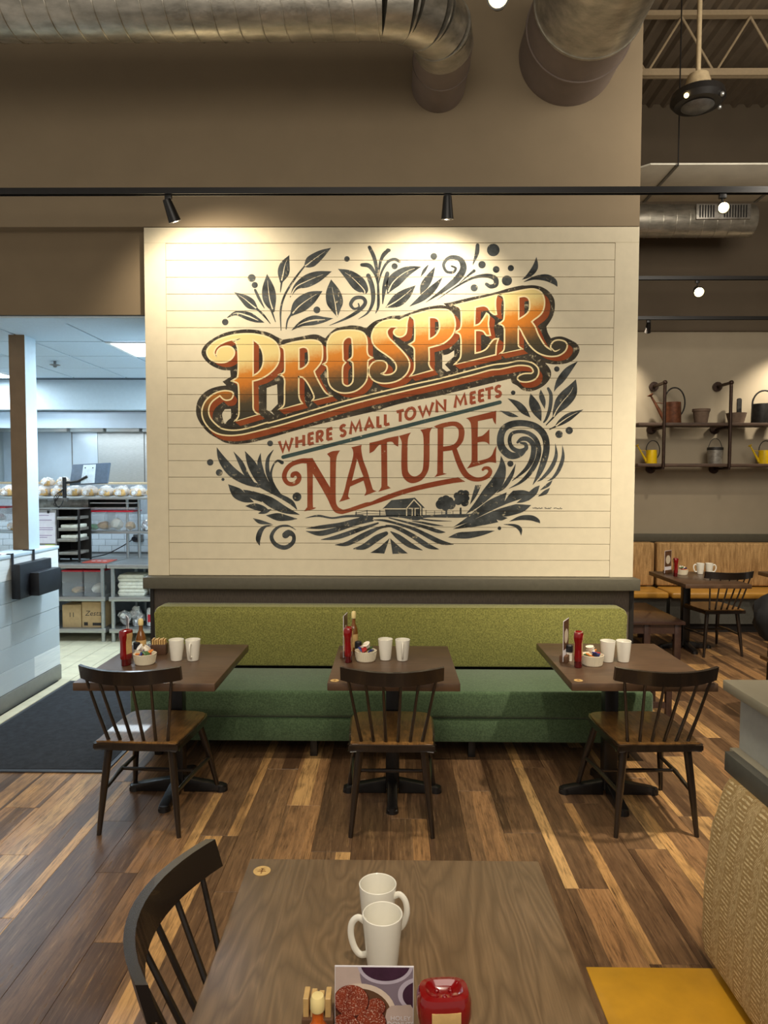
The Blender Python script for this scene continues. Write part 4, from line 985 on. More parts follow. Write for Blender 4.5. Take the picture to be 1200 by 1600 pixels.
for k in range(6): B().box((-.034+.012*k, -.022, .03), (-.026+.012*k, .022, .083-.004*(k % 2)), .001, 1).build('sugar_packet', 'label_tan', t)
def shaker(label, px, py, dy):
    p = at(px, py); t = T('pepper_shaker', label, 'shaker', (p.x, p.y+dy, .7502), 0, 'pepper shakers')
    B().lathe([(0, 0), (.016, 0), (.0165, .045), (0, .046)], n=20).build('jar', 'mug_white', t)
    B().lathe([(0, .046), (.0185, .046), (.0185, .078), (.014, .082), (0, .083)], n=20).build('lid', 'black_plastic', t)
shaker('black topped shaker beside the ketchup bottle on the left table', 206, 1033, .075)
shaker('black topped shaker between card and ketchup bottle on the right table', 895, 1038, .075)
shaker('black topped shaker partly hidden behind the middle ketchup bottle', 559, 1030, .05)

# ------------------------------------------------------------------ track lights
def track(label, x0, x1, y, z, name='light_track'):
    t = T(name, label, 'track', ((x0+x1)/2, y, z))
    h = (x1-x0)/2
    b = B(); b.box((-h, -.018, .004), (h, .018, .020)).box((-h, -.018, -.016), (h, -.012, .0045)).box((-h, .012, -.016), (h, .018, .0045)); b.build('rail', 'black_metal', t)
    return t
tr = track('long black light track running in front of the mural top', -2.6, 3.2, 4.15, 3.375)
for x in (-2.8, 2.25): B().cyl((x, 0, .02), (x, 0, 2.57), .004, n=8).build('hanger_rod', 'black_metal', tr)
track('black light track high on the back room wall above the glowing lamp', 1.9, 5.4, 7.3, 3.775)
track('lowest black light track above the back room shelves', 1.9, 5.4, 7.62, 3.44)
def head(label, x, y, z, aim, glow=False, drop=.05, r=.034, L=.105):
    t = T('track_lamp', label, 'lamp', (x, y, z), 0, 'track lamps')
    d = Vector(aim).normalized(); c = Vector((0, 0, -drop))
    B().box((-.02, -.012, -.03), (.02, .012, -.001), .003).build('adapter', 'black_metal', t)
    B().cyl((0, 0, -.028), (0, 0, -drop-.002), .006, n=10).build('stem', 'black_metal', t)
    R = d.to_track_quat('Z', 'Y').to_matrix().to_4x4(); M = Matrix.Translation(c) @ R
    B().lathe([(0, -.03), (r*.62, -.028), (r*.68, -.02), (r, L-.03), (r*.86, L-.03), (r*.8, L-.045), (0, L-.046)], n=24, M=M).build('housing', 'black_metal', t)
    B().lathe([(0, L-.044), (r*.78, L-.044), (r*.78, L-.040), (0, L-.037)], n=24, M=M).build('bulb_lens', 'lamp_glow' if glow else 'lamp_glow_small', t)
    return t, Vector((x, y, z))+c+d*(L-.02)
h1, q1 = head('black track lamp tilted to the right above the upper left corner of the mural', -1.325, 4.15, 3.36, (.28, .32, -.9), drop=.055, r=.037, L=.13)
h2, q2 = head('black track lamp pointing straight down above the middle of the mural', .322, 4.15, 3.36, (.02, .22, -.97), drop=.04, r=.037, L=.13)
spot('mural_spot', q1, (-1.2, 4.70, 2.9), 36, ang=128, blend=.55, rad=.02)
spot('mural_spot', q2, (.22, 4.70, 2.75), 36, ang=124, blend=.55, rad=.02)
head('glowing track lamp facing the camera in front of the round duct', 1.93, 4.15, 3.36, (-.25, -.8, -.45), True, drop=.07)
head('glowing track lamp facing the camera on the middle track of the back room', 3.16, 7.3, 3.755, (-.2, -.9, -.45), True, drop=.10, r=.055, L=.14)
head('small black lamp half hidden by the right edge of the mural wall', 2.78, 7.62, 3.42, (.1, .6, -.8), False, drop=.06)
t, q = head('glaring spot lamp at the top edge between the two ducts', .47, 3.2, 3.90, (-.14, -.85, -.35), True, drop=.08, r=.05, L=.12)
spot('glare_spot', q+Vector((-.01, -.05, -.02)), (0, 0, 1.6), 30, ang=120, blend=.9, rad=.05)
track('short black track carrying the glaring lamp above the frame', -3.0, .80, 3.2, 3.915)

# ------------------------------------------------------------------ ducts
t = T('spiral_duct', 'galvanised round duct across the top left that elbows into the wall', 'duct', (-1.5, 3.90, 4.285))
b = B(); R_ = .177
B().tube([(-4.5, 3.90, 4.285), (-.06, 3.90, 4.285)], R_, 40).build('straight_run', 'duct_metal', t, world=True)
seams = 0; x = -4.4
while x < -.12:
    pts = [(x+.07*math.sin(a)*0+.05*a/PI, 3.90+(R_+.0015)*math.cos(a), 4.285+(R_+.0015)*math.sin(a)) for a in [2*PI*k/40 for k in range(41)]]
    B().tube(pts, .0035, 6).build('spiral_seam', 'duct_metal', t, world=True); x += .125
def torus_seg(c, rr, a0, a1, r, n=6):
    return [(c[0]+rr*math.sin(a), c[1]-rr*math.cos(a), c[2]) for a in [a0+(a1-a0)*k/n for k in range(n+1)]]
ce = (-.06, 4.26, 4.285); RR = .36
for k in range(4):
    B().tube([torus_seg(ce, RR, k*PI/8, (k+1)*PI/8, 0, 1)[0], torus_seg(ce, RR, k*PI/8, (k+1)*PI/8, 0, 1)[1]], R_+.001*(k % 2), 40).build('elbow_segment', 'duct_metal', t, world=True)
for k in range(1, 4):
    a = k*PI/8; c = Vector((ce[0]+RR*math.sin(a), ce[1]-RR*math.cos(a), ce[2])); d = Vector((math.cos(a), math.sin(a), 0))
    B().tube([c-d*.006, c+d*.006], R_+.006, 40).build('elbow_seam', 'duct_metal', t, world=True)
B().tube([(.30, 4.24, 4.285), (.30, 4.698, 4.285)], R_, 40).build('duct_end', 'duct_brown', t, world=True, label='darker brown end entering the wall')
B().tube([(.30, 4.43, 4.285), (.30, 4.442, 4.285)], R_+.005, 40).build('elbow_seam', 'duct_brown', t, world=True)
t = T('round_duct', 'wide galvanised duct at the top right that meets the wall above the mural', 'duct', (1.15, 3.6, 4.47))
B().tube([(1.15, 1.2, 4.47), (1.15, 4.18, 4.47)], .325, 48).build('straight_run', 'duct_metal', t, world=True)
B().tube([(1.15, 4.18, 4.47), (1.15, 4.698, 4.47)], .322, 48).build('duct_end', 'duct_brown', t, world=True, label='darker brown end entering the wall')
for y, m_ in ((4.18, 'duct_metal'), (3.3, 'duct_metal'), (4.42, 'duct_brown')):
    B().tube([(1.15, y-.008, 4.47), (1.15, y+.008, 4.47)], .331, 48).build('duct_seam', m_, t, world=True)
# ------------------------------------------------------------------ entrance mat, black holder on the half wall
t = T('floor_mat', 'black fibre door mat lying beside the white plank half wall', 'mat', (-2.14, 4.75, 0))
B().box((-.50, -.86, .004), (.485, .86, .012), .002).build('pile', 'mat_fibre', t)
bo = B(); bo.box((-.525, -.89, .001), (.51, -.855, .009), .002).box((-.525, .855, .001), (.51, .89, .009), .002).box((-.525, -.855, .001), (-.495, .855, .009), .002).box((.48, -.855, .001), (.51, .855, .009), .002); bo.build('border', 'mat_rubber', t)
t = T('document_holder', 'black plastic document holder hooked over the white half wall', 'holder', (-2.70, 5.22, .80))
B().box((-.078, -.23, 0), (-.012, .24, .255), .006).build('back_pocket', 'black_plastic', t)
B().box((-.010, -.10, .005), (.060, .24, .18), .006).build('front_pocket', 'black_plastic', t)
for y in (-.20, .10):
    B().box((-.084, y-.012, .20), (-.0785, y+.012, .335)).box((-.16, y-.012, .3275), (-.0785, y+.012, .333)).build('hook', 'black_plastic', t)
t = T('paper_stack', 'loose white sheets lying on top of the half wall at the left edge', 'paper', (-2.89, 4.9, 1.1252))
B().box((-.09, -.20, 0), (.07, .14, .008)).build('sheet', 'paper', t)
B().box((-.06, -.22, .0085), (.08, .02, .0125), M=Matrix.Rotation(.15, 4, 'Z')).build('sheet', 'holder_wood', t, label='brown folder')

# ------------------------------------------------------------------ kitchen
def worktable(label, x0, x1, y0, y1):
    t = T('steel_worktable', label, 'table', ((x0+x1)/2, (y0+y1)/2, 0), 0, 'steel worktables')
    B().box((x0, y0, .765), (x1, y1, .808), .006).build('table_top', 'steel', t, world=True)
    for z, nm in ((.47, 'shelf'), (.14, 'shelf')): B().box((x0+.01, y0+.01, z-.045), (x1-.01, y1-.02, z), .004).build(nm, 'steel', t, world=True)
    for x in (x0+.045, x1-.045):
        for y in (y0+.04, y1-.06): B().cyl((x, y, 0), (x, y, .764), .021, n=16).build('leg', 'steel', t, world=True)
    return t
worktable('left steel worktable with red lidded bins and cardboard boxes on its shelves', -4.30, -2.935, 7.02, 8.06)
worktable('right steel worktable beside the mural wall with a white tub on its shelf', -2.92, -1.75, 7.02, 8.06)
t = T('pass_shelf_unit', 'steel overshelf unit above the worktables loaded with bread bags', 'shelf', (-3.4, 7.7, .809))
B().box((-4.95, 7.42, 1.462), (-1.9, 7.78, 1.49), .004).build('shelf', 'steel', t, world=True)
B().box((-4.95, 7.52, 1.085), (-1.9, 7.80, 1.11), .004).build('shelf', 'steel', t, world=True)
for x in (-4.75, -2.93, -2.80): B().cyl((x, 7.62, .809), (x, 7.62, 1.4615), .016, n=12).build('post', 'steel', t, world=True)
# hood and steel rear wall
t = T('exhaust_hood', 'stainless exhaust hood hanging at the back of the kitchen', 'hood', (-3.4, 8.5, 2.3))
b = B(); b.box((-5.1, 8.0, 2.40), (-1.75, 9.0, 2.46)).build('hood_top', 'steel', t, world=True)
B().box((-5.1, 7.985, 2.27), (-1.75, 7.999, 2.46)).build('front_panel', 'hood_panel', t, world=True)
for k in range(7): B().box((-5.0+.46*k, 8.75, 2.28), (-4.58+.46*k, 8.80, 2.40), .004).build('filter', 'steel', t, world=True)
o = B().box((-5.1, 9.05, 1.62), (-3.86, 9.09, 2.46)).build('splash_panel', 'hood_panel', None, kind=None)
B().box((-3.855, 9.05, 1.62), (-1.75, 9.09, 2.46)).build('dark_reflection_panel', 'steel', o, label='half of the wall panel in darker steel, put in as a dark reflection')  # split off from the pale half to imitate a darker reflection
o['label'] = 'brushed stainless wall panel below the hood, pale blue reflection put into its colour'; o['category'] = 'panel'
for k in range(3): B().box((-4.2+.95*k, 9.043, 1.62), (-4.19+.95*k, 9.049, 2.46)).build('seam', 'steel_dark', o)
t = T('grill_line', 'low steel cooking line behind the tiled wall', 'cooker', (-3.4, 8.75, 0))
B().box((-5.0, 8.45, 0), (-1.8, 9.0, 1.60), .01).build('body', 'steel', t, world=True)
B().box((-5.0, 8.42, 1.60), (-1.8, 9.0, 1.645), .005).build('ledge', 'fixture_beige', t, world=True)
t = T('warming_cabinet', 'grey cabinet with dark open tray slots under the top steel shelf', 'cabinet', (-3.3, 7.68, 1.38))
B().box((-4.0, 7.61, 1.346), (-3.36, 7.78, 1.4615), .003).build('body', 'galvanised', t, world=True)
b = B(); b.box((-3.355, 7.76, 1.346), (-2.84, 7.78, 1.4615)).box((-3.355, 7.60, 1.346), (-3.34, 7.76, 1.4615)); b.build('slot_back', 'edge_black', t, world=True)
for z in (1.356, 1.412): B().box((-3.335, 7.60, z), (-2.84, 7.755, z+.012), .002).build('tray', 'white_paint', t, world=True)
# bread bags on the top shelf
def bread(label, x, y, z, s=1, seed=0, rz=0, g='bread bags'):
    t = T('bread_bag', label, 'bread', (x, y, z), rz, g); random.seed(seed)
    b = B(); b.box((-.062*s, -.10*s, .006), (.062*s, .10*s, .088*s), .028*s, 3); b.build('loaf', 'bread', t)
    b = B(); b.blob((0, 0, .055*s), .080*s, (.98, 1.45, .86), .12, 3, seed, 9)
    for v in b.bm.verts: v.co.z = max(v.co.z, .001)
    b.build('wrapper', 'bag_plastic', t)
    B().tube(cr([(0, -.10*s, .06*s), (.01, -.14*s, .05*s), (.0, -.165*s, .03*s)], 3), [.008, .008, .010, .014, .018, .02, .022][:7], 8).build('bag_neck', 'bag_plastic', t)
    return t
xs = [-3.83, -3.67, -3.50, -3.33, -3.15, -2.98, -2.80, -2.62]
nm_ = ['leftmost bagged loaf right of the brown column on the top steel shelf', 'second bagged loaf right of the brown column on the top steel shelf', 'bagged loaf just right of the monitor arm', 'bagged loaf below the left half of the monitor', 'bagged loaf below the monitor plate', 'bagged loaf below the right corner of the monitor', 'paler bagged loaf right of the monitor', 'bagged loaf nearest the mural wall on the top shelf']
for i, x in enumerate(xs): bread(nm_[i], x, 7.60, 1.4905, 1.0, i)
bread('bagged rolls stacked on top behind the monitor arm', -3.62, 7.60, 1.603, .85, 20)
bread('bagged rolls stacked on top beside the brown column', -3.80, 7.60, 1.603, .8, 21)
for i, x in enumerate((-4.42, -4.22)): bread(('left' if i == 0 else 'right')+' bagged loaf on the top shelf left of the brown column', x, 7.60, 1.4905, 1.0, 30+i)
bread('bagged loaf on the lower steel shelf left of the brown column', -4.20, 7.66, 1.1105, .9, 33)
# lower shelf things
def bin_(label, x0, x1, y0, y1, z0, z1, fill, g, lid='red_lid', seed=0):
    cx, cy = (x0+x1)/2, (y0+y1)/2; t = T('food_bin', label, 'bin', (cx, cy, z0), 0, g)
    w2, d2, h = (x1-x0)/2, (y1-y0)/2, z1-z0
    b = B(); th = .003
    b.box((-w2, -d2, 0), (w2, d2, th)).box((-w2, -d2, th), (w2, -d2+th, h)).box((-w2, d2-th, th), (w2, d2, h)).box((-w2, -d2+th, th), (-w2+th, d2-th, h)).box((w2-th, -d2+th, th), (w2, d2-th, h)); b.build('tub', 'clear_plastic', t)
    B().box((-w2-.006, -d2-.006, h+.0005), (w2+.006, d2+.006, h+.018), .005).build('lid', lid, t)
    random.seed(seed)
    for k, (m_, sx, sz) in enumerate(fill):
        B().blob((-w2*.55+k*w2*1.1/max(1, len(fill)-1) if len(fill) > 1 else 0, -d2*.2, h*sz*.5+.004), 1, (w2*sx, d2*.6, h*sz*.45), .15, 2, seed+k).build('food', m_, t)
    return t
bin_('clear bin with a red lid and green food tray on the upper shelf', -3.38, -3.13, 7.53, 7.79, 1.1105, 1.32, [('green_food', .75, .35), ('bread', .6, .5)], 'red lidded bins on the upper shelf', seed=3)
bin_('clear bin with a red lid holding white bread on the upper shelf', -3.11, -2.84, 7.53, 7.79, 1.1105, 1.32, [('foam_white', .5, .7), ('bread', .4, .5)], 'red lidded bins on the upper shelf', seed=5)
bin_('clear bin with a red lid left of the brown column', -4.50, -4.24, 7.53, 7.79, 1.21, 1.36, [('foil', .6, .6)], 'red lidded bins on the upper shelf', seed=6)
bin_('left red lidded clear bin on the worktable shelf above the boxes', -3.42, -3.212, 7.10, 7.45, .4705, .72, [('bread', .6, .3)], 'red lidded bins under the worktable', seed=8)
bin_('right red lidded clear bin with pale snacks under the worktable', -3.19, -3.00, 7.10, 7.45, .4705, .72, [('foam_white', .7, .45)], 'red lidded bins under the worktable', seed=9)
for x, lab in ((-3.30, 'left white sticker'), (-3.10, 'right')):
    pass
# cardboard boxes
def carton(label, x0, x1, z1, txt, size, seed=0):
    t = T('cardboard_box', label, 'box', ((x0+x1)/2, 7.24, .1405), 0, 'cardboard boxes'); w2 = (x1-x0)/2
    B().box((-w2, -.15, 0), (w2, .15, z1), .003).build('carton', 'cardboard', t)
    B().box((-w2+.004, -.012, z1), (w2-.004, .012, z1+.0015)).build('tape', 'label_tan', t)
    text_mesh(txt, size, 'ink', 'printed_lettering', t, Matrix.Translation((0, -.1506, z1*.55)) @ Matrix.Rotation(PI/2, 4, 'X'), .0002, shear=.25 if len(txt) > 3 else 0)
    if len(txt) > 3:
        B().box((-w2+.02, -.1512, .02), (-w2+.06, -.1504, .055)).build('printed_block', 'ink', t); B().box((w2-.12, -.1512, .02), (w2-.02, -.1504, .05)).build('printed_block', 'ink', t)
carton('cardboard box marked 11 on the bottom worktable shelf', -3.42, -3.225, .235, '11', .07)
carton('cardboard box with a black printed word, right of the box marked 11', -3.215, -2.985, .265, 'Zesta', .075)
t = T('foam_container_stack', 'stack of pale foam takeout containers on the right worktable shelf', 'container', (-2.70, 7.22, .4705))
for k in range(3):
    z = .075*k; b = B(); b.prism([(-.13, 0), (.13, 0), (.145, .034), (-.145, .034)], -.12, .12, 'y', .006); b._x(b.bm.verts[:], Matrix.Translation((0, 0, z))); b.build('base', 'foam_white', t)
    b = B(); b.prism([(-.145, .036), (.145, .036), (.125, .070), (-.125, .070)], -.12, .12, 'y', .006); b._x(b.bm.verts[:], Matrix.Translation((0, 0, z))); b.build('lid', 'foam_white', t)
t = T('steel_pan', 'small grey tub beside the foam containers by the mural wall', 'pan', (-2.45, 7.20, .4705))
B().prism([(-.07, 0), (.07, 0), (.085, .13), (-.085, .13)], -.08, .08, 'y', .008).build('body', 'steel_dark', t); B().box((-.09, -.09, .131), (.09, .09, .142), .003).build('rim', 'steel', t)
t = T('wrapped_cutlery_pile', 'shiny bag of wrapped packets on the bottom right worktable shelf', 'bag', (-2.74, 7.18, .1405))
for k in range(7):
    random.seed(k); B().blob((random.uniform(-.09, .09), random.uniform(-.05, .05), .04+.04*(k//2)), .05, (1.1, .9, 1), .3, 2, k).build('packet', 'foil', t)
t = T('snack_bag', 'white and red printed bag beside the shiny packets', 'bag', (-2.50, 7.16, .1405))
B().box((-.06, -.03, 0), (.06, .03, .20), .02, 3).build('bag', 'foil', t); B().box((-.045, -.0315, .05), (.045, -.0302, .13)).build('print', 'red_lid', t)
# shiny heap on upper shelf
for i, (x, lab) in enumerate(((-2.74, 'crumpled white bag beside the steel post on the upper shelf'), (-2.55, 'crumpled white bag behind the mural wall edge on the upper shelf'))):
    t = T('plastic_bag', lab, 'bag', (x+.03, 7.66, 1.1105), 0, 'crumpled bags'); b = B(); b.blob((0, 0, .055), .07, (1.1, .9, .85), .3, 3, 50+i, 12)
    for v in b.bm.verts: v.co.z = max(v.co.z, .001)
    b.build('bag', 'foil', t)
# small sheet rack
t = T('sheet_rack', 'small rack of steel sheet trays standing on the left worktable', 'rack', (-3.49, 7.32, .8085))
B().box((-.235, -.13, 0), (-.225, .15, .555), .002).build('side_panel', 'steel_dark', t)
B().box((-.232, -.135, 0), (-.02, -.128, .55)).build('front_panel', 'steel', t)
for x in (-.012, .205): B().box((x, -.14, 0), (x+.018, -.12, .555), .002).build('upright', 'black_metal', t); B().box((x, .13, 0), (x+.018, .15, .555), .002).build('upright', 'black_metal', t)
B().box((-.20, .135, .01), (.205, .148, .55)).build('back_panel', 'edge_black', t)
B().box((-.235, -.14, .556), (.225, .15, .566)).build('top_panel', 'steel', t)
for k, z in enumerate((.08, .22, .33, .45)):
    B().box((.008, -.155-.03*(k % 2), z), (.204, .13, z+.030), .004).build('tray', 'tray', t)
    if k in (1, 2): B().box((.02, -.13, z+.0305), (.19, .12, z+.065), .008).build('tray_load', 'foam_white', t)
sh = B().box((-.225, -.142, .20), (-.03, -.1385, .52)).build('notice_sheet', 'paper', t)
for z, w_ in ((.49, .12), (.44, .15), (.36, .16), (.34, .16), (.28, .15), (.26, .10)):
    B().box((-.215, -.1430, z), (-.215+w_, -.1422, z+.006)).build('printed_line', 'paper_print', sh)
B().box((-.11, -.147, .515), (-.09, -.1425, .545)).build('clip', 'black_metal', sh)
B().box((-.14, -.1405, .10), (-.04, -.1355, .185)).build('sticky_note', 'sticky_note', t)
# monitor and arm
t = T('monitor', 'grey screen seen from behind on a swing arm above the bread bags', 'monitor', (-3.19, 7.28, 1.73), math.radians(0))
Mt = Matrix.Rotation(math.radians(-3), 4, 'Y') @ Matrix.Rotation(math.radians(-12), 4, 'X')
B().prism([(-.21, -.105), (.19, -.105), (.215, .115), (-.185, .115)], -.018, .022, 'y', .008, M=Mt).build('shell', 'monitor_shell', t)
B().prism([(-.085, -.10), (.06, -.10), (.07, .10), (-.06, .10)], -.030, -.0185, 'y', .003, M=Mt).build('mount_plate', 'monitor_plate', t)
for x in (-.035, .045): B().cyl((x, -.034, .07), (x, -.028, .07), .006, n=10).build('screw', 'black_metal', t)
B().tube([(-.01, -.045, -.02), (-.10, -.06, -.07), (-.25, -.05, -.09)], .014, 10).build('arm', 'black_metal', t)
B().cyl((-.25, -.05, -.28), (-.25, -.05, -.03), .02, n=14).build('pole', 'black_metal', t)
B().box((-.42, -.075, -.285), (-.22, -.02, -.245), .004).build('bracket', 'steel_dark', t)
for k in range(3):
    B().tube(cr([(-.25, -.07, -.15), (-.30-.02*k, -.09, -.24), (-.35+.02*k, -.08, -.32-.01*k), (-.28, -.08, -.33), (-.245, -.07, -.25)], 5), .004, 6).build('cable', 'black_metal', t)
t = T('monitor', 'dark framed screen on the shelf at the left edge of the photo', 'monitor', (-4.32, 7.3, 1.70))
B().box((-.17, -.015, -.11), (.10, .015, .13), .006).build('shell', 'black_plastic', t); B().box((-.15, -.018, -.09), (.07, -.0155, .11)).build('screen', 'monitor_shell', t); B().box((-.05, -.01, -.21), (.0, .02, -.111)).build('stand', 'black_plastic', t)
t = T('wall_outlet', 'grey power outlet with a black plug below the upper kitchen shelf', 'outlet', (-2.98, 8.085, .985))
B().box((-.05, -.04, -.04), (.06, 0, .05), .004).build('box', 'steel_dark', t); B().cyl((-.03, -.075, 0), (-.03, -.041, 0), .028, n=14).build('plug', 'black_plastic', t)
o = B().tube(cr([(-3.02, 8.0, .98), (-3.12, 7.9, .90), (-3.22, 7.7, .835), (-3.35, 7.55, .816), (-3.42, 7.62, .816)], 6), .006, 8).build('power_cord', 'black_plastic', None); o['label'] = 'black power cord running from the outlet down to the worktable'; o['category'] = 'cord'
o = B().box((-3.22, 7.12, .8085), (-2.96, 7.40, .818), .003).build('cutting_board', 'red_mat', None); o['label'] = 'flat red printed mat lying on the steel worktable'; o['category'] = 'mat'
for k in range(3): B().cyl((-3.15+.06*k, 7.24, .818), (-3.15+.06*k, 7.24, .8188), .02, n=16).build('printed_spot', 'paper', o)
# ------------------------------------------------------------------ back room banquette, low bench
def tanb(label, x0, x1):
    t = T('tan_banquette', label, 'bench', ((x0+x1)/2, 7.9, 0), 0, 'tan banquettes')
    B().box((x0, 8.00, .46), (x1, 8.14, .965), .025, 3).build('back_cushion', 'tan_stripe_fabric', t, world=True)
    B().box((x0, 7.56, .385), (x1, 8.02, .455), .022, 3).build('seat_cushion', 'mustard_vinyl', t, world=True)
    B().box((x0+.005, 7.62, .10), (x1-.005, 8.1, .384)).build('seat_base', 'dark_grey', t, world=True)
    B().box((x0+.005, 7.66, 0), (x1-.005, 8.1, .099)).build('toe_kick', 'toe_black', t, world=True)
tanb('short tan and mustard banquette section left of the dark seam', 1.70, 3.045)
tanb('long tan and mustard banquette section along the back room wall', 3.075, 5.45)
t = T('low_bench', 'low dark wooden bench sticking out from behind the mural wall', 'bench', (2.2, 7.0, 0))
B().box((1.72, 6.42, .335), (2.745, 7.45, .365), .004).build('seat', 'bench_dark', t, world=True)
B().box((1.75, 6.455, .245), (2.71, 6.475, .3345)).build('apron', 'bench_dark', t, world=True); B().box((2.69, 6.48, .245), (2.71, 7.42, .3345)).build('apron', 'bench_dark', t, world=True)
for x in (1.78, 2.40, 2.685): B().box((x-.03, 6.445, 0), (x+.03, 6.50, .3345), .003).build('leg', 'bench_dark', t, world=True)
B().box((2.65, 7.36, 0), (2.71, 7.42, .3345), .003).build('leg', 'bench_dark', t, world=True)
t = T('footstool', 'dark frame end standing on the floor right behind the right table', 'stool', (1.85, 5.0, 0))
for x in (1.70, 1.965):
    for y in (4.86, 5.16): B().box((x-.022, y-.02, 0), (x+.022, y+.02, .42), .008).build('leg', 'bench_dark', t, world=True)
B().box((1.66, 4.84, .42), (1.99, 5.2, .45), .005).build('seat', 'bench_dark', t, world=True)
for y in (4.86, 5.16): B().box((1.722, y-.012, .07), (1.943, y+.012, .11)).build('rung', 'bench_dark', t, world=True)
t = T('jacketed_chair', 'black jacket hung on a chair back cut off by the right edge', 'chair', (2.60, 4.55, 0))
b = B(); b.blob((0, 0, .785), .2, (1.08, .7, .92), .08, 3, 3); b.build('jacket', 'jacket_black', t)
for x, y in ((-.145, -.10), (.17, -.10), (-.02, .17), (.17, .17)):
    B().tube([(x*.9, y*.8, .66), (x, y, 0)], [.016, .011], 10).build('leg', 'dark_wood', t)
B().box((-.06, -.14, .455), (.22, .20, .485), .01).build('seat', 'seat_wood', t)
# ------------------------------------------------------------------ partition and booth at the lower right
pt = B().box((1.238, .3, 0), (1.75, 2.43, .928)).build('wall_partition', 'partition_grey', None, kind='structure')
B().box((1.195, .3, .9282), (1.80, 2.475, .965), .004).build('cap_board', 'cap_grey', pt)
B().box((1.205, .3, .70), (1.2375, 2.432, .7325), .002).build('ledge', 'cap_grey', pt)
B().box((1.172, .3, .665), (1.2045, 2.40, .7325), .002).build('rail', 'dark_grey', pt)
t = T('booth_bench', 'tall booth back covered in woven tan fabric at the lower right', 'bench', (1.15, 1.4, 0))
b = B(); sec = [(1.088, .055), (1.082, .10), (1.086, .30), (1.108, .50), (1.140, .63), (1.162, .6645), (1.20, .6645), (1.236, .66), (1.236, .055)]
b.prism([(y, z) for y, z in sec], .3, 2.345, 'y', .012); b.build('upholstery', 'woven_fabric', t, world=True)
B().box((1.125, .3, 0), (1.235, 2.30, .0545)).build('toe_kick', 'toe_black', t, world=True)
# ------------------------------------------------------------------ pipe shelves
t = T('pipe_shelf', 'dark plank shelves on iron pipe brackets on the back room wall', 'shelf', (3.6, 8.0, 2.1))
for z in (2.335, 1.875):
    B().box((2.78, 7.86, z-.035), (5.2, 8.12, z), .003).build('shelf_board', 'shelf_wood', t, world=True)
for x in (3.06, 3.80, 4.55):
    B().cyl((x, 7.845, 1.83), (x, 7.845, 2.78), .018, n=14).build('pipe', 'pipe_iron', t, world=True)
    B().cyl((x, 7.845, 2.78), (x, 8.19, 2.78), .018, n=14).build('pipe', 'pipe_iron', t, world=True)
    B().blob((x, 7.845, 2.78), .028, amp=0).build('elbow_fitting', 'pipe_iron', t, world=True)
    B().cyl((x, 8.165, 2.78), (x, 8.198, 2.78), .055, .05, n=24).build('wall_flange', 'pipe_iron', t, world=True)
    for z in (2.28, 1.82): 
        B().cyl((x, 7.845, z), (x, 8.19, z), .016, n=12).build('pipe', 'pipe_iron', t, world=True); B().cyl((x-.02, 8.165, z), (x-.02, 8.198, z), .055, .05, n=20).build('wall_flange', 'pipe_iron', t, world=True)
def can(label, x, y, z, r, h, mat, spout=1, ring=True, s=1):
    t = T('watering_can', label, 'watering can', (x, y, z), 0, 'watering cans')
    B().lathe([(0, 0), (r, 0), (r*1.02, .006), (r*.97, h), (r*.9, h), (r*.9, h-.01), (0, h-.012)], n=28).build('body', mat, t)
    d = -spout
    B().tube([(d*r*.9, 0, h*.15), (d*(r+h*.42), 0, h*.95), (d*(r+h*.62), 0, h*1.28)], [r*.26, r*.15, r*.11], 12).build('spout', mat, t)
    q = Vector((d*(r+h*.62), 0, h*1.28)); dd = Vector((d*.5, 0, .86)).normalized()
    B().tube([q, q+dd*h*.08, q+dd*h*.11], [r*.11, r*.36, r*.38], 16).build('rose', mat, t)
    B().tube([(d*r*.85, 0, h*.95), (d*(r+h*.40), 0, h*.98)], r*.05, 8).build('brace', mat, t)
    c = (-d*r*.25, 0, h*.98); pts = [(c[0]+r*1.25*math.cos(a), 0, c[2]+h*.72*math.sin(a)) for a in [PI*1.0-(PI*1.45)*k/20 for k in range(21)]]
    if d > 0: pts = [(-p[0]+2*0, 0, p[2]) for p in pts]
    B().tube(pts, r*.09, 10).build('handle', 'iron_grey' if ring else mat, t)
can('rust brown watering can with a hoop handle on the upper pipe shelf', 3.21, 8.0, 2.336, .095, .24, 'rust_metal')
can('dark grey watering can with big hoop handle at right edge of upper shelf', 4.22, 7.98, 2.336, .11, .22, 'iron_grey', spout=-1)
can('small yellow watering can at the left end of the lower shelf', 2.975, 7.98, 1.876, .062, .155, 'yellow_enamel')
can('small yellow watering can at the right edge of the lower shelf', 4.26, 7.98, 1.876, .062, .155, 'yellow_enamel')
t = T('plant_pot', 'plain tan flower pot between the pipes on the upper shelf', 'pot', (3.54, 8.0, 2.336)); B().lathe([(0, 0), (.068, 0), (.088, .13), (.096, .135), (.098, .165), (.085, .165), (.06, .02), (0, .02)], n=28).build('body', 'pot_tan', t)
t = T('plant_pot', 'short pink grey pot right of the second pipe on the upper shelf', 'pot', (3.92, 7.96, 2.336)); B().lathe([(0, 0), (.08, 0), (.105, .10), (.11, .115), (.095, .115), (.07, .02), (0, .02)], n=28).build('body', 'pot_tan', t)
t = T('metal_pail', 'speckled galvanised pail with a dark band on the lower shelf', 'pail', (3.71, 8.0, 1.876)); B().lathe([(0, 0), (.075, 0), (.085, .15), (.085, .19), (.078, .19), (.07, .02), (0, .02)], n=28).build('body', 'galvanised', t)
B().lathe([(.0855, .155), (.0875, .157), (.0875, .185), (.0855, .187)], n=28).build('band', 'iron_grey', t); B().tube(cr([(-.08, 0, .18), (-.05, 0, .26), (0, 0, .29), (.05, 0, .26), (.08, 0, .18)], 5), .004, 8).build('handle', 'iron_grey', t)
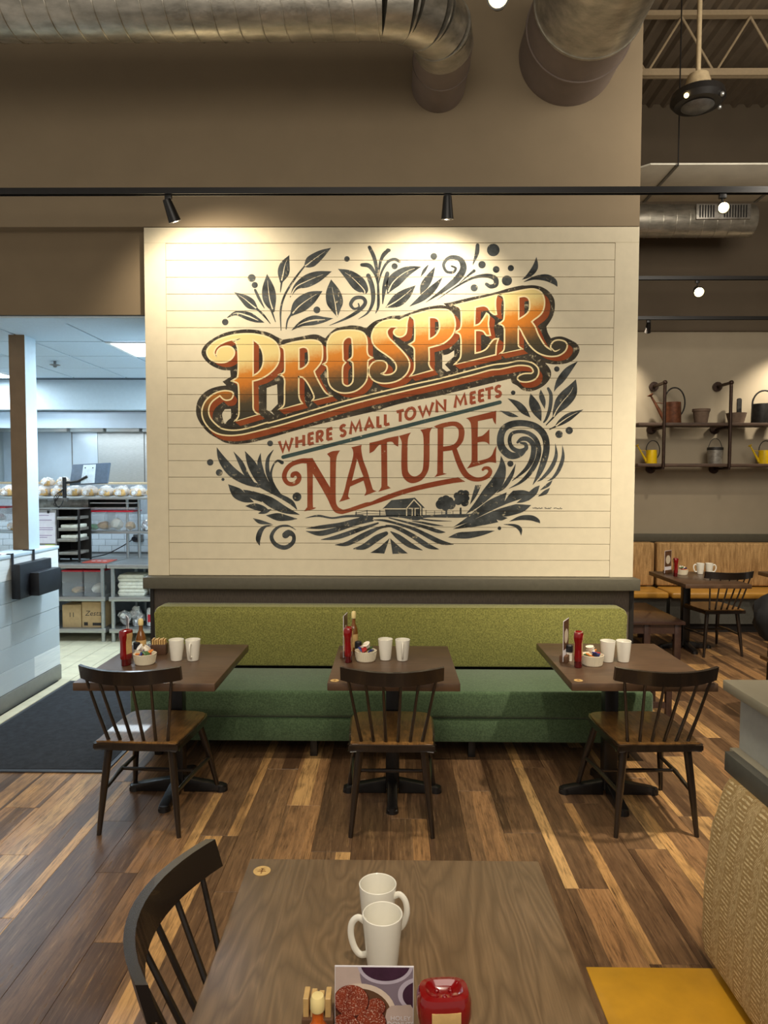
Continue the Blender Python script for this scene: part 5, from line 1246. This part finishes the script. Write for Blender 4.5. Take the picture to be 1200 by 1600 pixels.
t = T('garden_paddle', 'dark wooden paddle shape leaning behind the pots on the upper shelf', 'tool', (4.02, 8.1, 2.336)); B().prism(rrect(-.025, .025, 0, .30, .02), -.01, .01, 'y').build('body', 'iron_grey', t)
# ------------------------------------------------------------------ ceiling things of the back room
t = T('rectangular_duct', 'flat pale rectangular duct hanging under the back room ceiling', 'duct', (3.6, 6.3, 4.5))
b = B(); b.prism([(2.14, 5.89), (5.4, 5.89), (5.4, 6.65), (2.0, 6.65), (2.0, 6.02)], 4.30, 4.315, 'z', .002); b.build('body', 'duct_grey', t, world=True)
for x in (2.36, 3.4, 4.4): B().box((x-.012, 5.885, 4.288), (x+.012, 6.655, 4.2995)).build('seam_strap', 'steel_dark', t, world=True); B().cyl((x, 5.87, 4.28), (x, 5.87, 5.95), .006, n=8).build('hanger_rod', 'black_metal', t, world=True)
t = T('vented_duct', 'round galvanised duct with a grille ending in the back room', 'duct', (3.0, 7.5, 4.43))
B().tube([(1.66, 7.5, 4.43), (3.78, 7.5, 4.43), (3.80, 7.5, 4.43)], [.165, .165, .158], 40).build('body', 'duct_metal', t, world=True)
x = 1.8
while x < 3.75:
    B().tube([(x+.03*a/PI, 7.5+.1665*math.cos(a), 4.43+.1665*math.sin(a)) for a in [2*PI*k/30 for k in range(31)]], .003, 5).build('spiral_seam', 'duct_metal', t, world=True); x += .14
g = B().box((3.14, 7.315, 4.385), (3.70, 7.36, 4.54), .004).build('grille', 'galvanised', t, world=True)
for k in range(18):
    if k in (6, 7, 8): continue
    B().box((3.17+.028*k, 7.309, 4.40), (3.182+.028*k, 7.3145, 4.525)).build('louver', 'black_metal', g, world=True)
t = T('ceiling_fan_motor', 'black disc shaped fixture hanging on a beige rod', 'fixture', (2.35, 5.5, 4.64))
B().cyl((0, 0, .12), (0, 0, 1.31), .018, n=14).build('rod', 'fixture_beige', t)
B().lathe([(0, .17), (.035, .17), (.075, .16), (.10, .08), (.115, .035), (0, .035)], n=28).build('canopy', 'fixture_beige', t)
B().lathe([(0, .034), (.13, .034), (.19, .02), (.20, -.03), (.17, -.065), (.08, -.075), (0, -.075)], n=40).build('housing', 'black_metal', t)
B().lathe([(0, -.076), (.12, -.076), (.08, -.10), (0, -.105)], n=30).build('bottom_bowl', 'steel_dark', t)
for a in (-.9, .2, -2.4): B().blob((.19*math.cos(a), .19*math.sin(a), -.06), .018, amp=0).build('small_lamp', 'lamp_glow_small' if a == -2.4 else 'steel', t)
